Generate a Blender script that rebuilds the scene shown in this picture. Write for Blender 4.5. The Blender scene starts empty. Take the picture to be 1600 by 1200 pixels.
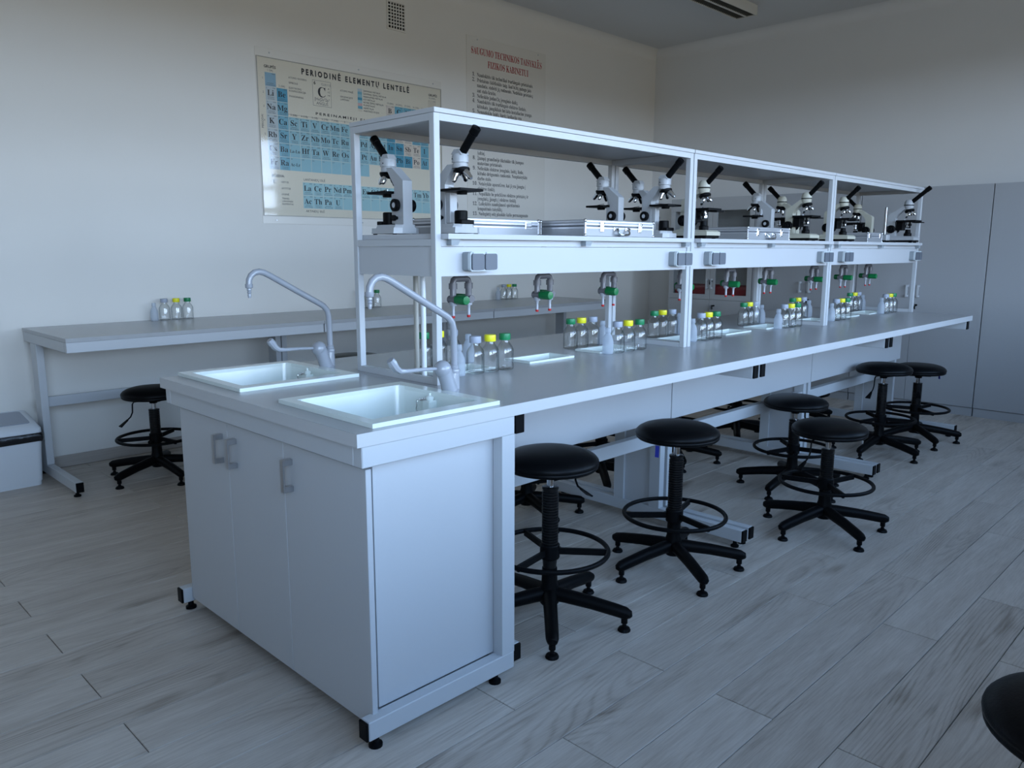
import bpy, bmesh, math, random
from math import sin, cos, pi, radians
from mathutils import Vector, Matrix

random.seed(7)
S = bpy.context.scene
COL = S.collection

# ------------------------------------------------------------------ camera
cd = bpy.data.cameras.new('camera')
cd.sensor_width = 36.0
cd.lens = 1228.85 / 1600 * 36
cd.clip_start = 0.05
cd.clip_end = 100
cam = bpy.data.objects.new('camera', cd)
COL.objects.link(cam)
_p, _r, _y = radians(9.7077), radians(0.1019), radians(44.8784)
F = Vector((cos(_p) * cos(_y), cos(_p) * sin(_y), -sin(_p)))
R = Vector((sin(_y), -cos(_y), 0))
U = R.cross(F)
R2 = R * cos(_r) + U * sin(_r)
U2 = U * cos(_r) - R * sin(_r)
M = Matrix((R2, U2, -F)).transposed().to_4x4()
M.translation = Vector((-1.0993, -1.6495, 1.3635))
cam.matrix_world = M
S.camera = cam

# ------------------------------------------------------------------ world: blue sky above, sunlit warm ground below the horizon
W = bpy.data.worlds.new('sky')
S.world = W
W.use_nodes = True
nt = W.node_tree
nt.nodes.clear()
tc = nt.nodes.new('ShaderNodeTexCoord')
sx = nt.nodes.new('ShaderNodeSeparateXYZ')
ramp = nt.nodes.new('ShaderNodeValToRGB')
mr = nt.nodes.new('ShaderNodeMapRange')
mr.inputs['From Min'].default_value = -1
mr.inputs['From Max'].default_value = 1
bg = nt.nodes.new('ShaderNodeBackground')
wo = nt.nodes.new('ShaderNodeOutputWorld')
nt.links.new(tc.outputs['Generated'], sx.inputs[0])
nt.links.new(sx.outputs['Z'], mr.inputs['Value'])
nt.links.new(mr.outputs[0], ramp.inputs[0])
nt.links.new(ramp.outputs[0], bg.inputs[0])
nt.links.new(bg.outputs[0], wo.inputs[0])
e = ramp.color_ramp.elements
e[0].position = 0.0
e[0].color = (0.22, 0.195, 0.15, 1)
e[1].position = 0.495
e[1].color = (0.28, 0.255, 0.205, 1)
for pos, c in ((0.508, (1.76, 2.12, 2.68, 1)), (0.56, (1.44, 1.89, 2.58, 1)), (0.62, (0.81, 1.18, 1.77, 1)), (0.70, (0.40, 0.64, 1.04, 1)), (0.82, (0.20, 0.355, 0.645, 1)), (1.0, (0.12, 0.235, 0.47, 1))):
    k = e.new(pos)
    k.color = c
bg.inputs['Strength'].default_value = 6.5

V = S.view_settings
V.view_transform = 'Standard'
V.look = 'None'
V.gamma = 1
V.use_curve_mapping = False
V.exposure = 0.0
cy = S.cycles
cy.max_bounces = 9
cy.diffuse_bounces = 7
cy.glossy_bounces = 4
cy.transparent_max_bounces = 24
cy.caustics_reflective = False
cy.caustics_refractive = False
cy.sample_clamp_indirect = 6

# ------------------------------------------------------------------ room dimensions
XB, XF = -4.4, 6.62          # wall behind the camera, far wall
YR, YL = -2.0, 3.77          # window wall, poster wall
ZC = 3.54
WINS = [(-2.3, 0.2), (0.6, 2.8), (3.2, 5.2)]
WZ0, WZ1 = 0.95, 3.05

for (a, b) in WINS:          # portals only guide the sampling of the sky through the window openings
    l = bpy.data.lights.new('window_portal', 'AREA')
    l.shape = 'RECTANGLE'
    l.size = b - a
    l.size_y = WZ1 - WZ0
    l.cycles.is_portal = True
    o = bpy.data.objects.new('window_portal', l)
    COL.objects.link(o)
    o.location = ((a + b) / 2, YR - 0.13, (WZ0 + WZ1) / 2)
    o.rotation_euler = (radians(-90), 0, 0)
    o.rotation_euler = (radians(90), 0, 0)

# ------------------------------------------------------------------ materials
def nodes_of(name):
    m = bpy.data.materials.new(name)
    m.use_nodes = True
    t = m.node_tree
    return m, t, t.nodes['Principled BSDF']

def mat(name, col, rough=0.5, metal=0.0, spec=0.5, grain=0.0, gscale=(30, 30, 30), bump=0.0, coat=0.0):
    m, t, b = nodes_of(name)
    b.inputs['Base Color'].default_value = (*col, 1)
    b.inputs['Roughness'].default_value = rough
    b.inputs['Metallic'].default_value = metal
    b.inputs['Specular IOR Level'].default_value = spec
    b.inputs['Coat Weight'].default_value = coat
    if grain or bump:
        c = t.nodes.new('ShaderNodeTexCoord')
        mp = t.nodes.new('ShaderNodeMapping')
        mp.inputs['Scale'].default_value = gscale
        n = t.nodes.new('ShaderNodeTexNoise')
        n.inputs['Scale'].default_value = 1.0
        n.inputs['Detail'].default_value = 4
        t.links.new(c.outputs['Object'], mp.inputs[0])
        t.links.new(mp.outputs[0], n.inputs['Vector'])
        if grain:
            mx = t.nodes.new('ShaderNodeMix')
            mx.data_type = 'RGBA'
            mx.inputs['A'].default_value = (*[x * (1 - grain) for x in col], 1)
            mx.inputs['B'].default_value = (*[min(1, x * (1 + grain)) for x in col], 1)
            t.links.new(n.outputs[0], mx.inputs['Factor'])
            t.links.new(mx.outputs['Result'], b.inputs['Base Color'])
        if bump:
            bp = t.nodes.new('ShaderNodeBump')
            bp.inputs['Strength'].default_value = bump
            bp.inputs['Distance'].default_value = 0.002
            t.links.new(n.outputs[0], bp.inputs['Height'])
            t.links.new(bp.outputs[0], b.inputs['Normal'])
    return m

def clear_mat(name, face, edge, ior, extra=None, rough=0.02):
    """clear sheet or glass wall: lets light straight through, mirrors by Fresnel, darker where the path through it is long"""
    m = bpy.data.materials.new(name)
    m.use_nodes = True
    t = m.node_tree
    t.nodes.clear()
    out = t.nodes.new('ShaderNodeOutputMaterial')
    lw = t.nodes.new('ShaderNodeLayerWeight')
    lw.inputs['Blend'].default_value = 0.5
    p3 = t.nodes.new('ShaderNodeMath')
    p3.operation = 'POWER'
    p3.inputs[1].default_value = 3.0
    t.links.new(lw.outputs['Facing'], p3.inputs[0])
    mx = t.nodes.new('ShaderNodeMix')
    mx.data_type = 'RGBA'
    mx.inputs['A'].default_value = (*face, 1)
    mx.inputs['B'].default_value = (*edge, 1)
    t.links.new(p3.outputs[0], mx.inputs['Factor'])
    tr = t.nodes.new('ShaderNodeBsdfTransparent')
    t.links.new(mx.outputs['Result'], tr.inputs[0])
    gl = t.nodes.new('ShaderNodeBsdfGlossy')
    gl.inputs['Roughness'].default_value = rough
    f0 = ((ior - 1) / (ior + 1)) ** 2
    pw = t.nodes.new('ShaderNodeMath')
    pw.operation = 'POWER'
    l2 = t.nodes.new('ShaderNodeLayerWeight')
    l2.inputs['Blend'].default_value = 0.5
    t.links.new(l2.outputs['Facing'], pw.inputs[0])
    pw.inputs[1].default_value = 5.0
    fr = t.nodes.new('ShaderNodeMath')
    fr.operation = 'MULTIPLY_ADD'
    t.links.new(pw.outputs[0], fr.inputs[0])
    fr.inputs[1].default_value = 1 - f0
    fr.inputs[2].default_value = f0
    ms = t.nodes.new('ShaderNodeMixShader')
    t.links.new(fr.outputs[0], ms.inputs[0])
    t.links.new(tr.outputs[0], ms.inputs[1])
    t.links.new(gl.outputs[0], ms.inputs[2])
    last = ms
    if extra:
        df = t.nodes.new('ShaderNodeBsdfDiffuse')
        df.inputs[0].default_value = (*extra[0], 1)
        tl = t.nodes.new('ShaderNodeBsdfTranslucent')
        tl.inputs[0].default_value = (*extra[0], 1)
        ad = t.nodes.new('ShaderNodeMixShader')
        ad.inputs[0].default_value = 0.4
        t.links.new(df.outputs[0], ad.inputs[1])
        t.links.new(tl.outputs[0], ad.inputs[2])
        m2 = t.nodes.new('ShaderNodeMixShader')
        m2.inputs[0].default_value = extra[1]
        t.links.new(ms.outputs[0], m2.inputs[1])
        t.links.new(ad.outputs[0], m2.inputs[2])
        last = m2
    t.links.new(last.outputs[0], out.inputs[0])
    return m

def wood_mat():
    m, t, b = nodes_of('oak_laminate')
    L = t.links.new
    c = t.nodes.new('ShaderNodeTexCoord')
    oi = t.nodes.new('ShaderNodeObjectInfo')
    rv = t.nodes.new('ShaderNodeVectorMath')
    rv.operation = 'SCALE'
    cb = t.nodes.new('ShaderNodeCombineXYZ')
    for i in range(3):
        L(oi.outputs['Random'], cb.inputs[i])
    L(cb.outputs[0], rv.inputs[0])
    rv.inputs['Scale'].default_value = 37.0
    ad = t.nodes.new('ShaderNodeVectorMath')
    ad.operation = 'ADD'
    L(c.outputs['Object'], ad.inputs[0])
    L(rv.outputs[0], ad.inputs[1])
    def noise(scale, detail, rough=0.5, dist=0.0):
        mp = t.nodes.new('ShaderNodeMapping')
        mp.inputs['Scale'].default_value = scale
        n = t.nodes.new('ShaderNodeTexNoise')
        n.inputs['Scale'].default_value = 1
        n.inputs['Detail'].default_value = detail
        n.inputs['Roughness'].default_value = rough
        n.inputs['Distortion'].default_value = dist
        L(ad.outputs[0], mp.inputs[0])
        L(mp.outputs[0], n.inputs['Vector'])
        return n.outputs[0]
    def math_(op, a, bb):
        n = t.nodes.new('ShaderNodeMath')
        n.operation = op
        for i, v in enumerate((a, bb)):
            if isinstance(v, (int, float)):
                n.inputs[i].default_value = v
            else:
                L(v, n.inputs[i])
        return n.outputs[0]
    big = noise((0.55, 4.2, 1), 1.5, 0.35, 0.15)          # cathedral shape
    rings = math_('SINE', math_('MULTIPLY', big, 210.0), 0)
    rings = math_('MULTIPLY', math_('ADD', rings, 1.0), 0.5)
    rings = math_('POWER', rings, 3.0)
    fine = noise((9, 170, 1), 4, 0.7)
    mid = noise((2.0, 14, 1), 3, 0.65)
    knots = noise((2.2, 7.0, 1), 1, 0.3)
    kn = t.nodes.new('ShaderNodeMapRange')
    kn.inputs['From Min'].default_value = 0.66
    kn.inputs['From Max'].default_value = 0.80
    L(knots, kn.inputs['Value'])
    zone = noise((0.8, 3.5, 1), 1, 0.3)
    zm = t.nodes.new('ShaderNodeMapRange')
    zm.inputs['From Min'].default_value = 0.42
    zm.inputs['From Max'].default_value = 0.62
    L(zone, zm.inputs['Value'])
    rings = math_('MULTIPLY', rings, zm.outputs[0])
    v = math_('ADD', math_('MULTIPLY', rings, 0.115), math_('MULTIPLY', fine, 0.48))
    v = math_('ADD', v, math_('MULTIPLY', mid, 0.46))
    v = math_('ADD', v, math_('MULTIPLY', kn.outputs[0], 0.35))
    v = math_('ADD', v, math_('MULTIPLY', oi.outputs['Random'], 0.10))
    rp = t.nodes.new('ShaderNodeValToRGB')
    e = rp.color_ramp.elements
    e[0].position = 0.40
    e[0].color = (0.61, 0.55, 0.485, 1)
    e[1].position = 0.86
    e[1].color = (0.23, 0.185, 0.145, 1)
    k = e.new(0.60)
    k.color = (0.475, 0.415, 0.355, 1)
    L(v, rp.inputs[0])
    L(rp.outputs[0], b.inputs['Base Color'])
    b.inputs['Roughness'].default_value = 0.38
    b.inputs['Specular IOR Level'].default_value = 0.45
    bp = t.nodes.new('ShaderNodeBump')
    bp.inputs['Strength'].default_value = 0.08
    bp.inputs['Distance'].default_value = 0.001
    L(fine, bp.inputs['Height'])
    L(bp.outputs[0], b.inputs['Normal'])
    return m

MT = dict(
    wall=mat('painted_wall', (0.77, 0.745, 0.695), 0.85, grain=0.02, gscale=(3, 3, 3), bump=0.15),
    wallb=mat('painted_back_wall', (0.70, 0.695, 0.68), 0.85, grain=0.02, gscale=(3, 3, 3), bump=0.15),
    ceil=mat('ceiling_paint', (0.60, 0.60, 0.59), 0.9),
    lam=mat('light_grey_laminate', (0.52, 0.53, 0.545), 0.42, grain=0.015, gscale=(90, 90, 400)),
    top=mat('grey_worktop_laminate', (0.40, 0.405, 0.41), 0.27, grain=0.04, gscale=(300, 300, 300)),
    edge=mat('worktop_edge', (0.52, 0.525, 0.53), 0.4),
    metal=mat('grey_powder_coat', (0.52, 0.535, 0.55), 0.36),
    closet=mat('cabinet_grey_laminate', (0.36, 0.365, 0.375), 0.45, grain=0.02, gscale=(60, 60, 60)),
    closet2=mat('cabinet_frame_laminate', (0.44, 0.44, 0.44), 0.45),
    black=mat('black_plastic', (0.003, 0.0033, 0.004), 0.45, spec=0.10),
    vinyl=mat('black_vinyl', (0.003, 0.0033, 0.004), 0.40, spec=0.12, bump=0.2, gscale=(180, 180, 180)),
    bellows=mat('black_rubber', (0.004, 0.004, 0.0045), 0.34, spec=0.35),
    chrome=mat('chrome', (0.75, 0.76, 0.78), 0.12, 1.0),
    steel=mat('brushed_steel', (0.55, 0.56, 0.58), 0.3, 1.0),
    alu=mat('aluminium_sheet', (0.36, 0.37, 0.385), 0.42, 0.35),
    aludark=mat('aluminium_profile', (0.58, 0.59, 0.62), 0.32, 0.6),
    ceramic=mat('white_ceramic', (0.70, 0.755, 0.72), 0.15),
    faucet=mat('grey_epoxy', (0.32, 0.335, 0.365), 0.2, coat=0.3),
    sock=mat('socket_grey', (0.27, 0.30, 0.32), 0.42),
    sockl=mat('socket_light_grey', (0.55, 0.60, 0.62), 0.4),
    sockd=mat('socket_flap_grey', (0.11, 0.125, 0.15), 0.4),
    tap=mat('grey_tap_plastic', (0.155, 0.15, 0.16), 0.25),
    tapl=mat('tap_nozzle_grey', (0.36, 0.37, 0.40), 0.28),
    green=mat('green_plastic', (0.006, 0.16, 0.045), 0.25),
    greenc=mat('green_cap_plastic', (0.008, 0.21, 0.075), 0.4),
    yellow=mat('yellow_cap_plastic', (0.85, 0.78, 0.02), 0.4),
    greyc=mat('grey_cap_plastic', (0.36, 0.39, 0.46), 0.45),
    red=mat('red_plastic', (0.50, 0.015, 0.015), 0.4),
    redbox=mat('dark_red_box', (0.22, 0.006, 0.012), 0.5),
    scopew=mat('scope_white', (0.43, 0.44, 0.45), 0.3),
    scopeg=mat('scope_grey', (0.48, 0.50, 0.53), 0.35),
    cream=mat('scope_cream', (0.50, 0.48, 0.39), 0.35),
    pipe=mat('white_pipe', (0.80, 0.83, 0.84), 0.25),
    pipeb=mat('beige_pipe', (0.42, 0.40, 0.35), 0.35),
    bin=mat('white_bin_plastic', (0.72, 0.75, 0.78), 0.3),
    binlid=mat('grey_bin_lid', (0.33, 0.36, 0.42), 0.35),
    bag=mat('black_bag_film', (0.010, 0.010, 0.012), 0.18, bump=1.0, gscale=(45, 45, 45)),
    paper=mat('poster_cream', (0.78, 0.72, 0.58), 0.6),
    sheet=mat('rules_sheet', (0.76, 0.73, 0.67), 0.25),
    ink=mat('black_ink', (0.012, 0.012, 0.014), 0.7),
    inkr=mat('red_ink', (0.40, 0.006, 0.018), 0.7),
    inkg=mat('grey_ink', (0.12, 0.12, 0.12), 0.7),
    dark=mat('dark_void', (0.004, 0.004, 0.004), 0.9),
    lum=mat('luminaire_white', (0.62, 0.61, 0.56), 0.4),
    louvre=mat('louvre_grey', (0.10, 0.10, 0.085), 0.3, 0.3),
    tag=mat('blue_tag', (0.02, 0.03, 0.30), 0.5),
    tagw=mat('white_tag', (0.80, 0.80, 0.80), 0.5),
    skirt=mat('oak_skirting', (0.40, 0.36, 0.32), 0.5, grain=0.18, gscale=(4, 60, 90)),
    joint=mat('floor_joint', (0.05, 0.045, 0.04), 0.8),
    wood=wood_mat(),
    glass=clear_mat('bottle_glass', (0.985, 0.99, 0.99), (0.22, 0.26, 0.27), 1.45),
    glass_inner=clear_mat('bottle_glass_inner', (0.995, 0.998, 0.998), (0.75, 0.78, 0.78), 1.75),
    pane=clear_mat('window_glass', (0.96, 0.97, 0.97), (0.9, 0.93, 0.93), 1.45),
    amber=clear_mat('frosted_glass', (0.9, 0.88, 0.82), (0.7, 0.68, 0.6), 1.45, extra=((0.62, 0.58, 0.46), 0.35), rough=0.1),
    plexi=clear_mat('plexi_sheet', (0.99, 0.99, 0.99), (0.9, 0.9, 0.9), 1.45, rough=0.06),
    squeeze=clear_mat('milky_plastic', (0.9, 0.93, 0.96), (0.7, 0.75, 0.8), 1.4, extra=((0.74, 0.79, 0.86), 0.48), rough=0.2),
)
for nm, c in dict(c_alkali=(0.40, 0.56, 0.63), c_h=(0.20, 0.42, 0.58), c_earth=(0.06, 0.33, 0.52), c_earth2=(0.15, 0.43, 0.58),
                  c_trans=(0.24, 0.52, 0.63), c_post=(0.05, 0.31, 0.48), c_semi=(0.64, 0.58, 0.53), c_hal=(0.11, 0.39, 0.54),
                  c_noble=(0.62, 0.60, 0.52), c_lan=(0.28, 0.56, 0.64), c_pink=(0.60, 0.42, 0.44), c_line=(0.30, 0.50, 0.56)).items():
    MT[nm] = mat(nm, (min(0.7, c[0] * 1.3), c[1] * 1.06, c[2] * 0.97), 0.6)

# ------------------------------------------------------------------ mesh helpers
class MB:
    def __init__(s):
        s.v, s.f, s.mi, s.mats = [], [], [], []
        s.cur = 0
    def use(s, m):
        if m not in s.mats:
            s.mats.append(m)
        s.cur = s.mats.index(m)
        return s
    def add(s, vs, fs):
        n = len(s.v)
        s.v += [tuple(p) for p in vs]
        for q in fs:
            s.f.append([n + i for i in q])
            s.mi.append(s.cur)
        return s
    def box(s, x0, x1, y0, y1, z0, z1, b=0.0):
        if b <= 0:
            vs = [(x, y, z) for x in (x0, x1) for y in (y0, y1) for z in (z0, z1)]
            return s.add(vs, [(0, 1, 3, 2), (4, 6, 7, 5), (0, 4, 5, 1), (2, 3, 7, 6), (0, 2, 6, 4), (1, 5, 7, 3)])
        b = min(b, (x1 - x0) * 0.49, (y1 - y0) * 0.49, (z1 - z0) * 0.49)
        lo, hi = (x0, y0, z0), (x1, y1, z1)
        vs, idx = [], {}
        for i in (0, 1):
            for j in (0, 1):
                for k in (0, 1):
                    c = [(hi if t else lo)[a] for a, t in enumerate((i, j, k))]
                    d = [(-b if t else b) for t in (i, j, k)]
                    for a in range(3):
                        p = [c[q] + (0 if q == a else d[q]) for q in range(3)]
                        idx[(i, j, k, a)] = len(vs)
                        vs.append(p)
        fs = []
        for a in range(3):
            o1, o2 = (a + 1) % 3, (a + 2) % 3
            for t in (0, 1):
                def g(p, q):
                    c = [0, 0, 0]
                    c[a], c[o1], c[o2] = t, p, q
                    return idx[(c[0], c[1], c[2], a)]
                fs.append((g(0, 0), g(1, 0), g(1, 1), g(0, 1)) if t else (g(0, 0), g(0, 1), g(1, 1), g(1, 0)))
            for p in (0, 1):
                for q in (0, 1):
                    def h(t, ax):
                        c = [0, 0, 0]
                        c[a], c[o1], c[o2] = t, p, q
                        return idx[(c[0], c[1], c[2], ax)]
                    fs.append((h(0, o1), h(1, o1), h(1, o2), h(0, o2)))
        for i in (0, 1):
            for j in (0, 1):
                for k in (0, 1):
                    fs.append(tuple(idx[(i, j, k, a)] for a in range(3)))
        return s.add(vs, fs)
    def rings(s, rs, cap0=True, cap1=True, loop=False):
        n = len(rs[0])
        vs = [p for r in rs for p in r]
        fs = []
        m = len(rs)
        for i in range(m if loop else m - 1):
            a, b = i * n, ((i + 1) % m) * n
            for k in range(n):
                fs.append((a + k, a + (k + 1) % n, b + (k + 1) % n, b + k))
        if not loop:
            if cap0:
                fs.append(tuple(range(n))[::-1])
            if cap1:
                fs.append(tuple(range((m - 1) * n, m * n)))
        return s.add(vs, fs)
    def lathe(s, prof, c=(0, 0, 0), n=20, cap0=True, cap1=True, axis=(0, 0, 1)):
        ax = Vector(axis).normalized()
        u = ax.orthogonal().normalized()
        w = ax.cross(u)
        c = Vector(c)
        rs = []
        for r, z in prof:
            r = max(r, 1e-4)
            rs.append([c + ax * z + (u * cos(2 * pi * k / n) + w * sin(2 * pi * k / n)) * r for k in range(n)])
        return s.rings(rs, cap0, cap1)
    def cyl(s, a, b, r0, r1=None, n=12, cap=True):
        a, b = Vector(a), Vector(b)
        d = b - a
        return s.lathe([(r0, 0), (r0 if r1 is None else r1, d.length)], a, n, cap, cap, d)
    def tube(s, path, r, n=10, loop=False, cap=True, flat=1.0, up=None):
        P = [Vector(p) for p in path]
        m = len(P)
        rr = r if isinstance(r, (list, tuple)) else [r] * m
        T = []
        for i in range(m):
            if loop:
                T.append((P[(i + 1) % m] - P[i - 1]).normalized())
            else:
                T.append((P[min(i + 1, m - 1)] - P[max(i - 1, 0)]).normalized())
        u = Vector(up) if up else T[0].orthogonal()
        rs = []
        for i in range(m):
            u = (u - T[i] * u.dot(T[i])).normalized()
            w = T[i].cross(u)
            rs.append([P[i] + u * cos(2 * pi * k / n) * rr[i] + w * sin(2 * pi * k / n) * rr[i] * flat for k in range(n)])
        return s.rings(rs, cap, cap, loop)
    def prism(s, poly, axis, lo, hi):
        def P(a, b, t):
            return {'x': (t, a, b), 'y': (a, t, b), 'z': (a, b, t)}[axis]
        n = len(poly)
        vs = [P(a, b, lo) for a, b in poly] + [P(a, b, hi) for a, b in poly]
        fs = [tuple(range(n))[::-1], tuple(range(n, 2 * n))]
        fs += [(k, (k + 1) % n, n + (k + 1) % n, n + k) for k in range(n)]
        return s.add(vs, fs)
    def ball(s, c, r, n=12, m=8, sc=(1, 1, 1)):
        c = Vector(c)
        rs = []
        for i in range(m + 1):
            t = pi * i / m
            rad = max(sin(t), 1e-3)
            rs.append([c + Vector((cos(2 * pi * k / n) * rad * r * sc[0], sin(2 * pi * k / n) * rad * r * sc[1], -cos(t) * r * sc[2])) for k in range(n)])
        return s.rings(rs)
    def bar(s, a, b, w, h, up=(0, 0, 1), w1=None, h1=None):
        a, b = Vector(a), Vector(b)
        t = (b - a).normalized()
        u = Vector(up)
        u = (u - t * u.dot(t)).normalized()
        x = t.cross(u)
        w1, h1 = w1 or w, h1 or h
        rs = [[a + x * (i * w / 2) + u * (j * h / 2) for i, j in ((-1, -1), (1, -1), (1, 1), (-1, 1))],
              [b + x * (i * w1 / 2) + u * (j * h1 / 2) for i, j in ((-1, -1), (1, -1), (1, 1), (-1, 1))]]
        return s.rings(rs)
    def mesh(s, name, m=None, off=(0, 0, 0), sharp=35, fix=True):
        me = bpy.data.meshes.new(name)
        ox, oy, oz = off
        me.from_pydata([(x - ox, y - oy, z - oz) for x, y, z in s.v], [], s.f)
        ms = s.mats or [m]
        for k in ms:
            me.materials.append(MT[k] if isinstance(k, str) else k)
        if len(ms) > 1:
            me.polygons.foreach_set('material_index', s.mi)
        if fix:
            bm = bmesh.new()
            bm.from_mesh(me)
            bmesh.ops.recalc_face_normals(bm, faces=bm.faces)
            bm.to_mesh(me)
            bm.free()
        me.polygons.foreach_set('use_smooth', [True] * len(me.polygons))
        me.set_sharp_from_angle(angle=radians(sharp))
        me.update()
        return me
    def build(s, name, m=None, parent=None, off=None, **kw):
        if off is None:
            off = ORG.get(rootof(parent), (0, 0, 0)) if parent else (0, 0, 0)
        o = bpy.data.objects.new(name, s.mesh(name, m, off, **kw))
        COL.objects.link(o)
        if parent:
            o.parent = parent
        return o

ORG = {}
def rootof(o):
    while o.parent:
        o = o.parent
    return o.name

def tag(o, label=None, cat=None, group=None, kind=None):
    if label: o['label'] = label
    if cat: o['category'] = cat
    if group: o['group'] = group
    if kind: o['kind'] = kind
    return o

def thing(name, label, cat, loc=(0, 0, 0), rz=0.0, group=None, local=False):
    o = bpy.data.objects.new(name, None)
    o.empty_display_size = 0.05
    COL.objects.link(o)
    o.location = loc
    o.rotation_euler = (0, 0, rz)
    ORG[o.name] = (0, 0, 0) if local else tuple(loc)
    return tag(o, label, cat, group)

def struct(o):
    o['kind'] = 'structure'
    return o

def dup(root, loc=None, rz=None, label=None, group=None):
    def cp(o, par):
        c = o.copy()
        COL.objects.link(c)
        if par:
            c.parent = par
        for ch in KIDS.get(o.name) or [x for x in o.children]:
            cp(ch, c)
        return c
    r = cp(root, None)
    if loc is not None: r.location = loc
    if rz is not None: r.rotation_euler = (0, 0, rz)
    if label: r['label'] = label
    if group: r['group'] = group
    return r
KIDS = {}

def slab(mb, x0, x1, y0, y1, z0, z1, holes):
    """slab with rectangular holes (x0,x1,y0,y1), all in one row or column band"""
    xs = sorted({x0, x1, *[h[0] for h in holes], *[h[1] for h in holes]})
    ys = sorted({y0, y1, *[h[2] for h in holes], *[h[3] for h in holes]})
    ix = {(i, j, k): n for n, (i, j, k) in enumerate((i, j, k) for k in (0, 1) for i in range(len(xs)) for j in range(len(ys)))}
    vs = [(xs[i], ys[j], (z0, z1)[k]) for k in (0, 1) for i in range(len(xs)) for j in range(len(ys))]
    solid = {}
    for i in range(len(xs) - 1):
        for j in range(len(ys) - 1):
            mx, my = (xs[i] + xs[i + 1]) / 2, (ys[j] + ys[j + 1]) / 2
            solid[i, j] = not any(h[0] < mx < h[1] and h[2] < my < h[3] for h in holes)
    fs = []
    for (i, j), ok in solid.items():
        if not ok:
            continue
        a, b, c, d = (i, j), (i + 1, j), (i + 1, j + 1), (i, j + 1)
        fs.append([ix[(*q, 1)] for q in (a, b, c, d)])
        fs.append([ix[(*q, 0)] for q in (d, c, b, a)])
        for p, q, nb in ((a, b, (i, j - 1)), (b, c, (i + 1, j)), (c, d, (i, j + 1)), (d, a, (i - 1, j))):
            if not solid.get(nb, False):
                fs.append([ix[(*p, 0)], ix[(*q, 0)], ix[(*q, 1)], ix[(*p, 1)]])
    return mb.add(vs, fs)

# lettering: font curves turned into flat meshes on a wall that faces -Y
_fc = bpy.data.curves.new('lettering_source', 'FONT')
_fc.resolution_u = 2
_fo = bpy.data.objects.new('lettering_source', _fc)
def bold_serif(t):
    out = ''
    for ch in t:
        if 'A' <= ch <= 'Z': out += chr(0x1D400 + ord(ch) - 65)
        elif 'a' <= ch <= 'z': out += chr(0x1D41A + ord(ch) - 97)
        elif '0' <= ch <= '9': out += chr(0x1D7CE + ord(ch) - 48)
        else: out += ch
    return out
def text(mb, body, size, x, y, z, align='LEFT', serif=False, spacing=1.0, squeeze=1.0, width=None, vertical=False, weight=0.0):
    COL.objects.link(_fo)
    _fc.body = bold_serif(body) if serif else body
    _fc.size = size
    _fc.align_x = align
    _fc.space_character = spacing
    _fc.offset = weight
    dg = bpy.context.evaluated_depsgraph_get()
    dg.update()
    me = bpy.data.meshes.new_from_object(_fo.evaluated_get(dg))
    COL.objects.unlink(_fo)
    vs = [v.co.copy() for v in me.vertices]
    fs = [list(p.vertices) for p in me.polygons]
    bpy.data.meshes.remove(me)
    if not vs:
        return
    k = squeeze
    if width:
        k = width / (max(v.x for v in vs) - min(v.x for v in vs))
    if vertical:
        mb.add([(x - v.y, y, z + v.x * k) for v in vs], fs)
    else:
        mb.add([(x + v.x * k, y, z + v.y) for v in vs], fs)

# ================================================================== ROOM
fl = MB().box(XB - 0.2, XF + 0.2, YR - 0.2, YL + 0.2, -0.12, -0.008).build('floor', 'joint')
struct(fl)
ROW0, PW, PL = -0.13, 0.19, 1.36
XP = -2.6                 # planks one by one from here on; the strip behind the camera is joined
rear_field = MB()
plank_mesh = {}
def plank(x0, x1, y0, y1):
    g = 0.0014
    L, D = round(x1 - x0, 3), round(y1 - y0, 3)
    if (L, D) not in plank_mesh:
        mb = MB()
        c = 0.0022
        lo = [(g, g), (L - g, g), (L - g, D - g), (g, D - g)]
        hi = [(g + c, g + c * .6), (L - g - c, g + c * .6), (L - g - c, D - g - c * .6), (g + c, D - g - c * .6)]
        mb.add([(a, b, -0.008) for a, b in lo] + [(a, b, -0.0012) for a, b in lo] + [(a, b, 0) for a, b in hi],
               [(8, 9, 10, 11)] + [(k, (k + 1) % 4, 4 + (k + 1) % 4, 4 + k) for k in range(4)] + [(4 + k, 4 + (k + 1) % 4, 8 + (k + 1) % 4, 8 + k) for k in range(4)])
        plank_mesh[L, D] = mb.mesh('plank', 'wood', sharp=10)
    o = bpy.data.objects.new('plank', plank_mesh[L, D])
    COL.objects.link(o)
    o.location = (x0, y0, 0)
    o.parent = fl
    return o
k0 = math.floor((YR - ROW0) / PW)
k1 = math.ceil((YL - ROW0) / PW)
for k in range(k0, k1):
    y0, y1 = max(YR, ROW0 + k * PW), min(YL, ROW0 + (k + 1) * PW)
    xj = 0.442 if k % 2 == 0 else 0.947
    edges = [XP] + [xj + PL * i for i in range(-4, 7) if XP + 0.05 < xj + PL * i < XF - 0.05] + [XF]
    rear_field.box(XB, XP - 0.002, y0 + 0.0014, y1 - 0.0014, -0.008, 0)
    for a, b in zip(edges, edges[1:]):
        plank(a, b, y0, y1)

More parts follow.
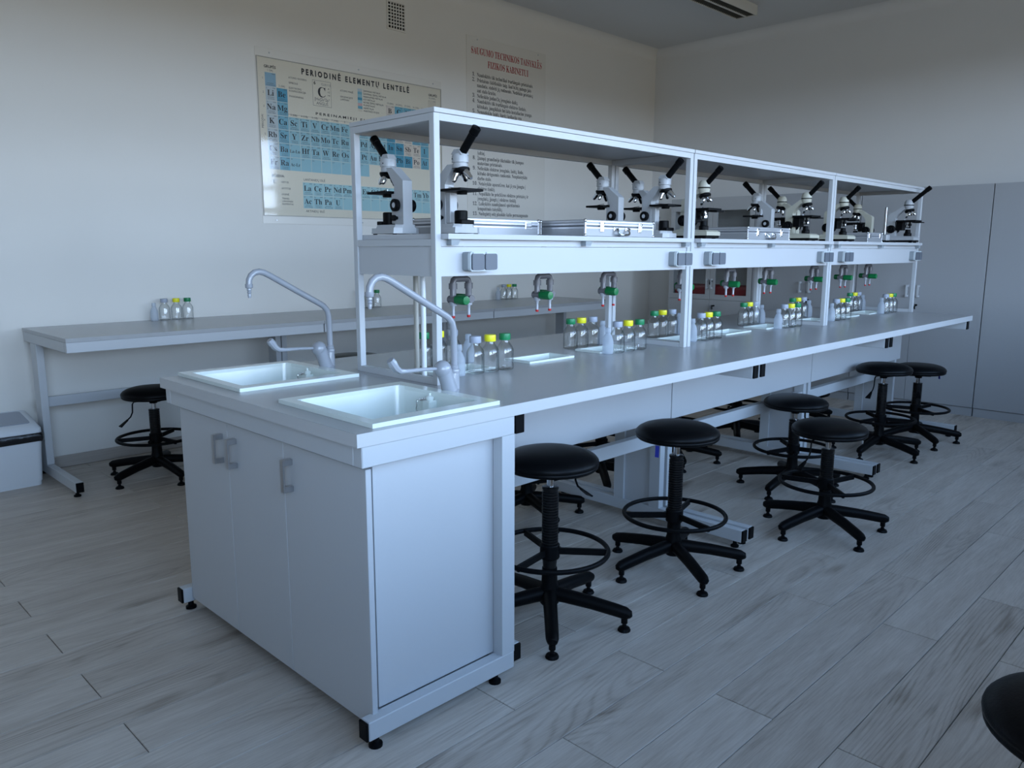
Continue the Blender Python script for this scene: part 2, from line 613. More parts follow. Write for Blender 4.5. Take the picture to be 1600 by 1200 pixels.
rf_ = rear_field.build('plank_field', 'wood', fl)
rf_['kind'] = 'stuff'
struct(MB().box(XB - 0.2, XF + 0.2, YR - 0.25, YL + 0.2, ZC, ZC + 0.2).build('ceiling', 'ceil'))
struct(MB().box(XB - 0.2, XF + 0.2, YL, YL + 0.2, -0.12, ZC).build('wall_left', 'wall'))
struct(MB().box(XF, XF + 0.2, YR - 0.25, YL, -0.12, ZC).build('wall_back', 'wallb'))
struct(MB().box(XB - 0.2, XB, YR - 0.25, YL, -0.12, ZC).build('wall_front', 'wall'))
wr = MB()
def xz_wall(mb):
    xs = [XB] + [q for w in WINS for q in w] + [XF]
    mb.box(XB, XF, YR - 0.25, YR, -0.12, WZ0)
    mb.box(XB, XF, YR - 0.25, YR, WZ1, ZC)
    for a, b in zip(xs[0::2], xs[1::2]):
        mb.box(a, b, YR - 0.25, YR, WZ0, WZ1)
xz_wall(wr)
struct(wr.build('wall_right', 'wall'))
for i, (a, b) in enumerate(WINS):
    w = struct(MB().box(a, b, YR - 0.2, YR + 0.12, WZ0 - 0.03, WZ0, 0.004).build('window_%d' % (i + 1), 'pipe'))
    fr = MB()
    yb0, yb1 = YR - 0.2, YR - 0.14
    for u0, u1 in ((a, a + 0.06), (b - 0.06, b), ((a + b) / 2 - 0.04, (a + b) / 2 + 0.04)):
        fr.box(u0, u1, yb0, yb1, WZ0, WZ1)
    for z0, z1 in ((WZ0, WZ0 + 0.06), (WZ1 - 0.06, WZ1), (2.25, 2.31)):
        fr.box(a + 0.06, b - 0.06, yb0 + 0.002, yb1 - 0.002, z0, z1)
    fr.build('window_frame', 'pipe', w)
    for u0, u1 in ((a + 0.06, (a + b) / 2 - 0.04), ((a + b) / 2 + 0.04, b - 0.06)):
        for z0, z1 in ((WZ0 + 0.06, 2.25), (2.31, WZ1 - 0.06)):
            MB().box(u0, u1, YR - 0.172, YR - 0.168, z0, z1).build('pane', 'pane', w)
# plaster cove under the ceiling
def cove(name, fn, lo, hi, ax, m='wall'):
    r = 0.10
    poly = [(0, 0)] + [(r - r * sin(t * pi / 16), r - r * cos(t * pi / 16)) for t in range(9)]
    struct(MB().prism([fn(a, b) for a, b in poly], ax, lo, hi).build(name, m, sharp=60))
cove('trim_1', lambda a, b: (YL - a, ZC - b), XB, XF, 'x')
cove('trim_2', lambda a, b: (XF - a, ZC - b), YR, YL, 'y', 'wallb')
struct(MB().box(XB, XF, YL - 0.018, YL, 0, 0.075, 0.004).build('baseboard_left', 'skirt'))
struct(MB().box(XF - 0.018, XF, YR, YL - 0.02, 0, 0.075, 0.004).build('baseboard_back', 'skirt'))

# ================================================================== SINK CABINET
sc_ = thing('sink_cabinet', 'light grey lab sink cabinet with three doors at the near end of the bench', 'cabinet', (0, 0, 0))
LS, WY, H = 0.576, 1.258, 0.9
SINKS = [(0.095, 0.495, 0.07, 0.47), (0.095, 0.495, 0.812, 1.212)]
wt = slab(MB(), 0, LS - 0.001, 0, WY, H - 0.036, H, SINKS).build('worktop', 'top', sc_)
mb = MB()
slab(mb, -0.0006, LS - 0.001, -0.0006, WY + 0.0006, H - 0.0358, H - 0.0008, [(0.0006, LS, 0.0006, WY - 0.0006)])
mb.build('edge_band', 'edge', sc_)
for y0 in (0.004, WY - 0.044):
    fr = MB()
    fr.box(0.012, LS - 0.002, y0, y0 + 0.04, 0.033, 0.090, 0.0025)
    fr.box(0.016, LS - 0.002, y0, y0 + 0.04, 0.805, 0.863, 0.0025)
    fr.box(LS - 0.056, LS - 0.002, y0 + 0.0005, y0 + 0.0395, 0.0895, 0.8055)
    f = fr.build('side_frame', 'metal', sc_)
    MB().box(0.004, 0.0125, y0 + 0.001, y0 + 0.039, 0.034, 0.089, 0.002).build('end_cap', 'black', f)
    for x in (0.045, LS - 0.07):
        MB().lathe([(0.020, 0), (0.020, 0.008), (0.011, 0.014), (0.009, 0.034)], (x, y0 + 0.02, 0), 14).build('levelling_foot', 'black', f)
MB().box(0.016, 0.054, 0.0445, WY - 0.0445, 0.805, 0.863, 0.002).build('front_rail', 'metal', sc_)
for y0 in (0.046, WY - 0.064):
    MB().box(0.076, LS - 0.058, y0, y0 + 0.018, 0.092, 0.804).build('side_panel', 'lam', sc_)
mb = MB()
mb.box(0.066, LS - 0.06, 0.066, WY - 0.066, 0.052, 0.070)
mb.box(LS - 0.058, LS - 0.04, 0.046, WY - 0.046, 0.052, 0.80)
mb.build('carcass', 'lam', sc_)
for y0, y1, hy in ((0.030, 0.4585, 0.415), (0.4605, 0.8275, 0.774), (0.8295, 1.206, 0.872)):
    d = MB().box(0.043, 0.061, y0, y1, 0.050, 0.792, 0.0012).build('door', 'lam', sc_)
    h = MB()
    h.box(0.010, 0.016, hy - 0.009, hy + 0.009, 0.65, 0.75, 0.001)
    h.box(0.0155, 0.043, hy - 0.009, hy + 0.009, 0.65, 0.668, 0.001)
    h.box(0.0155, 0.043, hy - 0.009, hy + 0.009, 0.732, 0.75, 0.001)
    h.build('handle', 'steel', d)

# sinks: white ceramic drop-in basins
def make_sink(y, label):
    t = thing('sink', label, 'sink', (0.3, y, H), group='bench sinks')
    x0, x1, y0, y1 = 0.066, 0.530, y - 0.245, y + 0.245
    i0, i1, j0, j1 = 0.100, 0.487, y - 0.195, y + 0.195
    mb = MB()
    slab(mb, x0, x1, y0, y1, H + 0.0005, H + 0.013, [(i0, i1, j0, j1)])
    for k in range(4):
        pass
    # basin shell, tapering a little downwards
    def rect(e, z):
        rr = 0.03
        pts = []
        for cx, cy_, a0 in ((i1 - e - rr, j1 - e - rr, 0), (i0 + e + rr, j1 - e - rr, 90), (i0 + e + rr, j0 + e + rr, 180), (i1 - e - rr, j0 + e + rr, 270)):
            for q in range(4):
                a = radians(a0 + 30 * q)
                pts.append((cx + rr * cos(a), cy_ + rr * sin(a), z))
        return pts
    def rect_o(e, z):
        return [(max(i0 - 0.004, min(i1 + 0.004, a)), max(j0 - 0.004, min(j1 + 0.004, b)), c) for a, b, c in rect(e - 0.004, z)]
    b = MB()
    b.rings([rect_o(0.018, H - 0.206), rect_o(0.012, H - 0.20), rect_o(0, H + 0.001), rect(-0.001, H + 0.0125), rect(0.014, H - 0.18), rect(0.022, H - 0.194), rect(0.06, H - 0.200)], True, True)
    r = mb.build('rim', 'ceramic', t)
    b.build('basin', 'ceramic', t)
    ov = MB()
    ov.box(0.452, 0.486, y - 0.005, y + 0.032, H - 0.06, H - 0.012, 0.004)
    ov.build('overflow_box', 'ceramic', t)
    ch = MB()
    for q in range(9):
        a = Vector((0.452 - 0.004, y + 0.052 + 0.002 * sin(q), H - 0.022 - q * 0.011))
        path = [a + Vector((0.0012 * (q % 2) * cos(z), 0.0035 * cos(z) * (1 - q % 2) + 0.0012, 0.0065 * sin(z))) for z in [2 * pi * i / 8 for i in range(8)]]
        ch.tube(path, 0.0014, 5, loop=True)
    for q in range(3):
        a = Vector((0.456, y + 0.020 + q * 0.012, H - 0.008 - q * 0.003))
        ch.tube([a + Vector((0.004 * cos(z), 0.007 * sin(z), 0.002 * sin(z))) for z in [2 * pi * i / 8 for i in range(8)]], 0.0016, 5, loop=True)
    ch.build('plug_chain', 'chrome', t)
    MB().lathe([(0.012, 0), (0.014, 0.006), (0.014, 0.012), (0.004, 0.016), (0.004, 0.024)], (0.466, y + 0.010, H - 0.012), 12).build('plug', 'ceramic', t)
    MB().lathe([(0.03, 0), (0.03, 0.003), (0.02, 0.004)], (0.30, y, H - 0.2), 16).build('drain', 'chrome', t)
    return t
make_sink(0.27, 'white ceramic bench sink nearest the panelled cabinet side')
make_sink(1.012, 'white ceramic bench sink on the wall side of the bench end')

def make_faucet(label):
    y = 0.28
    t = thing('faucet', label, 'faucet', (0.553, y, H), group='lever taps behind the sinks')
    b = MB()
    b.lathe([(0.030, 0), (0.031, 0.004), (0.026, 0.010), (0.0245, 0.055), (0.0265, 0.085)], (0.555, y, H), 20, axis=(-0.37, 0, 1))
    b.ball((0.521, y, H + 0.083), 0.0285, 18, 12)
    b.lathe([(0.020, 0), (0.019, 0.03), (0.0165, 0.066)], (0.568, y, H), 16, axis=(0.05, 0, 1))
    b.build('body', 'faucet', t)
    c = MB()
    c.lathe([(0.012, 0), (0.0165, 0.003), (0.018, 0.009), (0.0165, 0.015), (0.014, 0.017), (0.015, 0.02), (0.0145, 0.026), (0.011, 0.03)], (0.5715, y, H + 0.062), 18)
    c.build('collar', 'faucet', t)
    raw = [(0.572, 0.965), (0.571, 1.03), (0.569, 1.108), (0.563, 1.130), (0.548, 1.147), (0.535, 1.155), (0.43, 1.212), (0.325, 1.270), (0.306, 1.279), (0.288, 1.283), (0.270, 1.280), (0.256, 1.270), (0.248, 1.255), (0.246, 1.236)]
    s = MB().tube([(a, y, z) for a, z in raw], 0.0112, 14, up=(0, 1, 0))
    s.build('spout', 'faucet', t)
    n = MB()
    n.lathe([(0.0135, 0.042), (0.0135, 0.030), (0.0125, 0.028), (0.008, 0.026), (0.0085, 0.020), (0.006, 0.016), (0.0078, 0.011), (0.0055, 0.007), (0.007, 0.003), (0.005, -0.008)][::-1], (0.246, y, 1.198), 14)
    n.build('hose_nozzle', 'faucet', t)
    l = MB()
    l.tube([(0.516, y, 0.985), (0.44, y, 0.990), (0.375, y, 0.991), (0.35, y, 0.994), (0.335, y, 1.004), (0.322, y, 1.022), (0.314, y, 1.032)], [0.005, 0.006, 0.007, 0.010, 0.013, 0.015, 0.012], 10, flat=1.0, up=(0, 1, 0))
    # flatten the paddle vertically
    l.build('lever', 'faucet', t)
    return t
fa = make_faucet('grey lever tap with high angled spout behind the near sink')
fb = dup(fa, (0.553, 1.022, H), label='grey lever tap with high angled spout behind the wall-side sink')

# ================================================================== LAB TABLES
T = 1.562
SH0, SHT = 0.613, 1.566
CUPS = [(0.165, 0.445), (0.640, 0.920), (1.100, 1.380)]
ORD = ['first', 'second', 'third']
def make_table(k, label):
    xs, xe = LS + T * k, LS + T * (k + 1)
    t = thing('lab_table', label, 'table', ((xs + xe) / 2, WY / 2, 0), group='lab tables joined into the bench')
    slab(MB(), xs + 0.0006, xe - 0.0006, 0, WY, H - 0.036, H, [(xs + a + 0.012, xs + b - 0.012, 0.566, 0.688) for a, b in CUPS]).build('worktop', 'top', t)
    mb = MB()
    slab(mb, xs + 0.0006, xe - 0.0003, -0.0006, WY + 0.0006, H - 0.0358, H - 0.0008, [(xs, xe, 0.0006, WY - 0.0006)])
    mb.box(xe - 0.0003, xe - 0.0001, 0, WY, H - 0.0358, H - 0.001)
    mb.build('edge_band', 'edge', t)
    for x0 in (xs + 0.012, xe - 0.052):
        x1 = x0 + 0.04
        f = MB().box(x0, x1, 0.022, WY - 0.022, 0.800, 0.8635, 0.002).build('leg_frame', 'metal', t)
        MB().box(x0, x1, 0.034, WY - 0.034, 0.033, 0.090, 0.002).build('foot', 'metal', f)
        for y0 in (0.49, 0.71):
            MB().box(x0 + 0.0005, x1 - 0.0005, y0, y0 + 0.06, 0.0895, 0.8005).build('post', 'metal', f)
        MB().box(x0 + 0.014, x1 - 0.014, 0.5505, 0.7095, 0.0905, 0.7995).build('infill_panel', 'lam', f)
        for y0, z0, z1 in ((0.0135, 0.801, 0.8625), (WY - 0.0225, 0.801, 0.8625), (0.0255, 0.034, 0.089), (WY - 0.0345, 0.034, 0.089)):
            MB().box(x0 + 0.001, x1 - 0.001, y0, y0 + 0.009, z0, z1, 0.0015).build('end_cap', 'black', f)
        for y0 in (0.075, WY - 0.075):
            MB().lathe([(0.019, 0), (0.019, 0.008), (0.010, 0.014), (0.008, 0.034)], ((x0 + x1) / 2, y0, 0), 12).build('levelling_foot', 'black', f)
    MB().box(xs + 0.004, xe - 0.004, 0.468, 0.486, 0.542, 0.862, 0.001).build('modesty_panel', 'lam', t)
    MB().box(xs + 0.053, xe - 0.053, 0.494, 0.534, 0.42, 0.482, 0.002).build('stretcher', 'metal', t)
    return t
make_table(0, 'grey lab table joined to the sink cabinet, first of the bench row')
make_table(1, 'grey lab table in the middle of the bench row')
make_table(2, 'grey lab table at the far end of the bench row by the closets')

def make_cup(xa, xb, label):
    y0, y1 = 0.553, 0.701
    t = thing('drip_cup', label, 'sink', ((xa + xb) / 2, (y0 + y1) / 2, H), group='white drip cups set in the bench')
    mb = MB()
    a, b, c, d = xa, xb, y0, y1
    slab(mb, a, b, c, d, H + 0.0004, H + 0.009, [(a + 0.014, b - 0.014, c + 0.014, d - 0.014)])
    mb.build('rim', 'ceramic', t)
    def R_(e, z):
        return [(a + e, c + e, z), (b - e, c + e, z), (b - e, d - e, z), (a + e, d - e, z)]
    MB().rings([R_(0.017, H - 0.09), R_(0.0118, H + 0.001), R_(0.0142, H + 0.0085), R_(0.023, H - 0.084)], True, True).build('basin', 'ceramic', t, sharp=20)
    return t
for k in range(3):
    for i, (a, b) in enumerate(CUPS):
        xs = LS + T * k
        make_cup(xs + a, xs + b, 'white drip cup in the bench under the %s tap of the %s shelf bay' % (ORD[i], ORD[k]))

# ================================================================== SHELF UNITS ON THE BENCH
SY0, SY1 = 0.418, 0.900
PWD = 0.025
ZS = 1.416
def make_shelf(k, label):
    s0 = SH0 + SHT * k
    s1 = s0 + SHT - 0.008
    t = thing('bench_shelf', label, 'shelf', ((s0 + s1) / 2, (SY0 + SY1) / 2, H), group='microscope shelves on the bench')
    for x in (s0, s1 - PWD):
        for y in (SY0, SY1 - PWD):
            MB().box(x, x + PWD, y, y + PWD, H, 1.805, 0.0012).build('post', 'metal', t)
    for x in (s0, s1 - PWD):
        MB().box(x + 0.0005, x + PWD - 0.0005, SY0 + PWD, SY1 - PWD, H + 0.0002, H + 0.022).build('base_rail', 'metal', t)
        MB().box(x + 0.0005, x + PWD - 0.0005, SY0 + PWD, SY1 - PWD, 1.781, 1.8045).build('top_rail', 'metal', t)
        MB().box(x + 0.0005, x + PWD - 0.0005, SY0 + PWD, SY1 - PWD, 1.374, 1.397).build('middle_rail', 'metal', t)
    for y in (SY0, SY1 - PWD):
        MB().box(s0 + PWD, s1 - PWD, y + 0.0005, y + PWD - 0.0005, 1.781, 1.8045).build('top_rail', 'metal', t)
        MB().box(s0 + PWD, s1 - PWD, y + 0.0005, y + PWD - 0.0005, 1.374, 1.397).build('middle_rail', 'metal', t)
    MB().box(s0 - 0.001, s1 + 0.001, SY0 - 0.004, SY1 + 0.004, 1.8055, 1.821, 0.0008).build('top_board', 'lam', t)
    MB().box(s0 + PWD + 0.004, s1 - PWD - 0.004, SY0 - 0.033, SY1 + 0.033, 1.3975, ZS, 0.0008).build('shelf_board', 'lam', t)
    for y0, y1 in ((SY0 + 0.006, SY0 + 0.022), (SY1 - 0.022, SY1 - 0.006)):
        MB().box(s0 + PWD + 0.001, s1 - PWD - 0.001, y0, y1, 1.272, 1.373, 0.001).build('service_panel', 'lam', t)
    for x0, x1 in ((s0 + 0.006, s0 + 0.020), (s1 - 0.020, s1 - 0.006)):
        MB().box(x0, x1, SY0 + PWD + 0.001, SY1 - PWD - 0.001, 1.272, 1.373).build('end_panel', 'lam', t)
    for q in (0.048, 0.755, 1.478):
        x = s0 + q
        MB().prism([(x, 1.397), (x + 0.042, 1.397), (x + 0.030, 1.378), (x, 1.378)], 'y', SY0 - 0.026, SY0 - 0.001).build('shelf_bracket', 'sock', t)
    return t
for k in range(3):
    make_shelf(k, ['white framed bench shelf bay nearest the sinks', 'white framed bench shelf bay in the middle of the row', 'white framed bench shelf bay at the far end by the closets'][k])

def rbox(mb, x0, x1, y0, y1, z0, z1, r, n=4):
    pts = []
    for cx, cz, a0 in ((x1 - r, z1 - r, 0), (x0 + r, z1 - r, 90), (x0 + r, z0 + r, 180), (x1 - r, z0 + r, 270)):
        for q in range(n + 1):
            a = radians(a0 + 90 * q / n)
            pts.append((cx + r * cos(a), cz + r * sin(a)))
    return mb.prism(pts, 'y', y0, y1)
def make_socket(label):
    t = thing('double_socket', label, 'socket', (0, 0, 0), group='twin sockets on the shelf panels')
    rbox(MB(), -0.064, 0.064, -0.030, 0, -0.033, 0.033, 0.010).build('box', 'sock', t)
    rbox(MB(), -0.064, 0.064, -0.042, -0.030, -0.034, 0.034, 0.012).build('cover', 'sockl', t)
    for x in (-0.031, 0.031):
        rbox(MB(), x - 0.028, x + 0.028, -0.050, -0.042, -0.029, 0.027, 0.008).build('flap', 'sockd', t)
        MB().box(x - 0.022, x + 0.022, -0.047, -0.042, 0.026, 0.032, 0.001).build('hinge', 'sockl', t)
    return t
sk = make_socket('x')
first = True
for k in range(3):
    for j, q in enumerate((0.187, 1.452)):
        lab = 'grey twin socket with flap lids at the %s end of the %s shelf panel' % (('near', 'far')[j], ORD[k])
        p = (SH0 + SHT * k + q, SY0 + 0.006, 1.322)
        if first:
            sk.location = p
            sk['label'] = lab
            first = False
        else:
            dup(sk, p, label=lab)

def make_tap(label):
    t = thing('gas_tap', label, 'tap', (0, 0, 0), group='twin taps under the shelf panels')
    m = MB()
    m.cyl((0, 0, 0.02), (0, 0, 0.148), 0.011, n=12)
    m.lathe([(0.016, 0), (0.016, 0.012)], (0, 0, 0.012), 12)
    m.tube([(-0.040, 0, -0.085), (-0.040, 0, -0.012), (-0.036, 0, -0.002), (-0.028, 0, 0.003), (0.028, 0, 0.003), (0.036, 0, -0.002), (0.040, 0, -0.012), (0.040, 0, -0.085)], 0.0125, 12, up=(0, 1, 0))
    for x in (-0.040, 0.040):
        m.lathe([(0.0165, 0), (0.0165, 0.022)], (x, 0, -0.036), 12)
        m.cyl((x, -0.02, -0.076), (x, 0.02, -0.076), 0.015, n=12)
    m.build('manifold', 'tap', t)
    for x in (-0.040, 0.040):
        n = MB()
        n.lathe([(0.0055, -0.058), (0.0065, -0.05), (0.0055, -0.046), (0.0065, -0.036), (0.0055, -0.032), (0.007, -0.02), (0.007, -0.016), (0.014, -0.015), (0.014, 0)], (x, 0, -0.085), 12)
        nz = n.build('nozzle', 'tapl', t)
        MB().lathe([(0.006, -0.003), (0.0072, 0), (0.0072, 0.006)], (x, 0, -0.145), 10).build('red_tip', 'red', nz)
    for x, s in ((-0.040, -1), (0.040, 1)):
        g = MB()
        prof = [(0.010, 0.020), (0.0185, 0.024), (0.0185, 0.072), (0.016, 0.078), (0.006, 0.0785)]
        n = 20
        rs = []
        for r, d in prof:
            rs.append([(x + r * (1 - (0.06 if q % 2 and r > 0.017 else 0)) * cos(2 * pi * q / n), s * d, -0.076 + r * (1 - (0.06 if q % 2 and r > 0.017 else 0)) * sin(2 * pi * q / n)) for q in range(n)])
        g.rings(rs).build('green_knob', 'green', t)
    return t
tp = make_tap('x')
first = True
for k in range(3):
    for j, q in enumerate((0.320, 0.793, 1.243)):
        lab = 'grey twin-nozzle tap with green knobs, %s along the %s shelf bay' % (ORD[j], ORD[k])
        p = (SH0 + SHT * k + q, 0.655, 1.249)
        if first:
            tp.location = p
            tp['label'] = lab
            first = False
        else:
            dup(tp, p, label=lab)
tag(MB().tube([(0.712, 0.612, H + 0.001), (0.712, 0.612, 1.2), (0.712, 0.612, 1.3965)], 0.0095, 14).build('service_pipe', 'pipe'), 'white vertical service pipe rising from the bench inside the near shelf end', 'pipe')
tag(MB().tube([(0.740, 0.69, H + 0.001), (0.740, 0.69, 1.2), (0.740, 0.69, 1.3965)], 0.0095, 14).build('service_pipe', 'pipeb'), 'beige vertical service pipe beside the white pipe at the near shelf end', 'pipe')

# ================================================================== MICROSCOPES  (local: +Y is the user's side, base on z=0)
def scope_a(label):
    t = thing('microscope', label, 'microscope', (0, 0, 0), group='microscopes on the bench shelf')
    b = MB()
    for w0, w1, z0, z1, y0, y1, ych in ((0.058, 0.056, 0.004, 0.024, -0.120, 0.055, 0.02), (0.052, 0.044, 0.024, 0.036, -0.116, 0.035, 0.02)):
        b.rings([[(-w0, y0 + ych, z0), (-w0 * 0.55, y0, z0), (w0 * 0.55, y0, z0), (w0, y0 + ych, z0), (w0, y1 - ych, z0), (w0 * 0.5, y1, z0), (-w0 * 0.5, y1, z0), (-w0, y1 - ych, z0)],
                 [(-w1, y0 + ych, z1), (-w1 * 0.55, y0, z1), (w1 * 0.55, y0, z1), (w1, y0 + ych, z1), (w1, y1 - ych, z1), (w1 * 0.5, y1, z1), (-w1 * 0.5, y1, z1), (-w1, y1 - ych, z1)]])
    bo = b.build('base', 'scopew', t, sharp=15)
    for x, y in ((-0.045, -0.09), (0.045, -0.09), (-0.045, 0.03), (0.045, 0.03)):
        MB().lathe([(0.008, 0), (0.008, 0.0045)], (x, y, 0), 10).build('rubber_foot', 'black', bo)
    a = MB()
    a.prism([(-0.112, 0.035), (-0.060, 0.035), (-0.060, 0.175), (-0.022, 0.228), (0.004, 0.228), (0.004, 0.242), (-0.046, 0.242), (-0.112, 0.192)], 'x', -0.021, 0.021)
    a.build('arm', 'scopew', t, sharp=15)
    MB().box(-0.017, 0.017, -0.0605, -0.036, 0.040, 0.148, 0.002).build('stage_support', 'scopew', t)
    h = MB()
    h.lathe([(0.0265, 0.228), (0.0275, 0.232), (0.0275, 0.242), (0.0255, 0.2435), (0.0255, 0.246), (0.030, 0.2475), (0.030, 0.266), (0.027, 0.276)], (0, 0, 0), 24)
    h.rings([[(-0.02, -0.026, 0.275), (0.02, -0.026, 0.275), (0.02, 0.027, 0.272), (-0.02, 0.027, 0.272)],
             [(-0.0165, -0.015, 0.292), (0.0165, -0.015, 0.292), (0.0165, 0.010, 0.292), (-0.0165, 0.010, 0.292)]])
    ho = h.build('head', 'scopew', t)
    MB().cyl((0.0295, -0.008, 0.258), (0.0312, -0.008, 0.258), 0.0022, n=8).build('set_screw', 'black', ho)
    MB().cyl((-0.0295, -0.008, 0.258), (-0.0312, -0.008, 0.258), 0.0022, n=8).build('set_screw', 'black', ho)
    e = MB()
    d = Vector((0, 0.70, 0.714))
    p0 = Vector((0, 0.004, 0.272))
    e.lathe([(0.0145, 0), (0.0145, 0.090), (0.0165, 0.092), (0.0165, 0.118), (0.0125, 0.120), (0.009, 0.116)], p0, 18, axis=d)
    e.build('eyepiece', 'black', t)
    n = MB()
    ax = Vector((0, 0.28, -0.96)).normalized()
    c = Vector((0, 0.004, 0.229))
    n.lathe([(0.013, -0.006), (0.024, 0.003), (0.0295, 0.006), (0.0295, 0.012), (0.024, 0.020)], c, 20, axis=ax)
    no = n.build('nosepiece', 'black', t)
    for ang, L in ((0.0, 0.050), (120.0, 0.042), (240.0, 0.036)):
        u = Vector((1, 0, 0))
        w = ax.cross(u)
        rad = u * sin(radians(ang)) - w * cos(radians(ang))
        q = c + ax * 0.010 + rad * 0.014
        dd = (ax + rad * 0.62).normalized()
        MB().lathe([(0.0105, 0), (0.0105, L * 0.55), (0.009, L * 0.6), (0.009, L * 0.85), (0.0055, L)], q, 14, axis=dd).build('objective', 'chrome', no)
    s = MB()
    s.box(-0.055, 0.055, -0.048, 0.060, 0.148, 0.157, 0.0015)
    s.lathe([(0.018, 0.138), (0.020, 0.148)], (0, 0.008, 0), 14)
    so = s.build('stage', 'black', t)
    for x in (-0.028, 0.028):
        MB().tube([(x, -0.03, 0.157), (x, -0.03, 0.163), (x, 0.0, 0.160), (x * 0.6, 0.022, 0.158)], 0.0016, 6).build('stage_clip', 'chrome', so)
    for sgn in (-1, 1):
        f = MB()
        f.lathe([(0.010, 0.021), (0.010, 0.028), (0.0215, 0.029), (0.0225, 0.033), (0.0225, 0.043), (0.019, 0.046), (0.011, 0.046), (0.010, 0.043)], (0, -0.085, 0.105), 22, axis=(sgn, 0, 0))
        fo = f.build('focus_knob', 'black', t)
        MB().lathe([(0.0095, 0.040), (0.0095, 0.0445)], (0, -0.085, 0.105), 14, axis=(sgn, 0, 0)).build('knob_hub', 'scopeg', fo)
        MB().lathe([(0.006, 0.021), (0.006, 0.03), (0.0105, 0.031), (0.0105, 0.041)], (0, -0.075, 0.060), 14, axis=(sgn, 0, 0)).build('fine_focus_knob', 'black', t)
    il = MB()
    il.lathe([(0.0235, 0.034), (0.0235, 0.080), (0.020, 0.083), (0.015, 0.081)], (0, 0.002, 0), 20)
    il.build('illuminator', 'black', t)
    MB().box(-0.03, 0.03, 0.012, 0.040, 0.0355, 0.050, 0.002).build('lamp_switch', 'black', t)
    return t

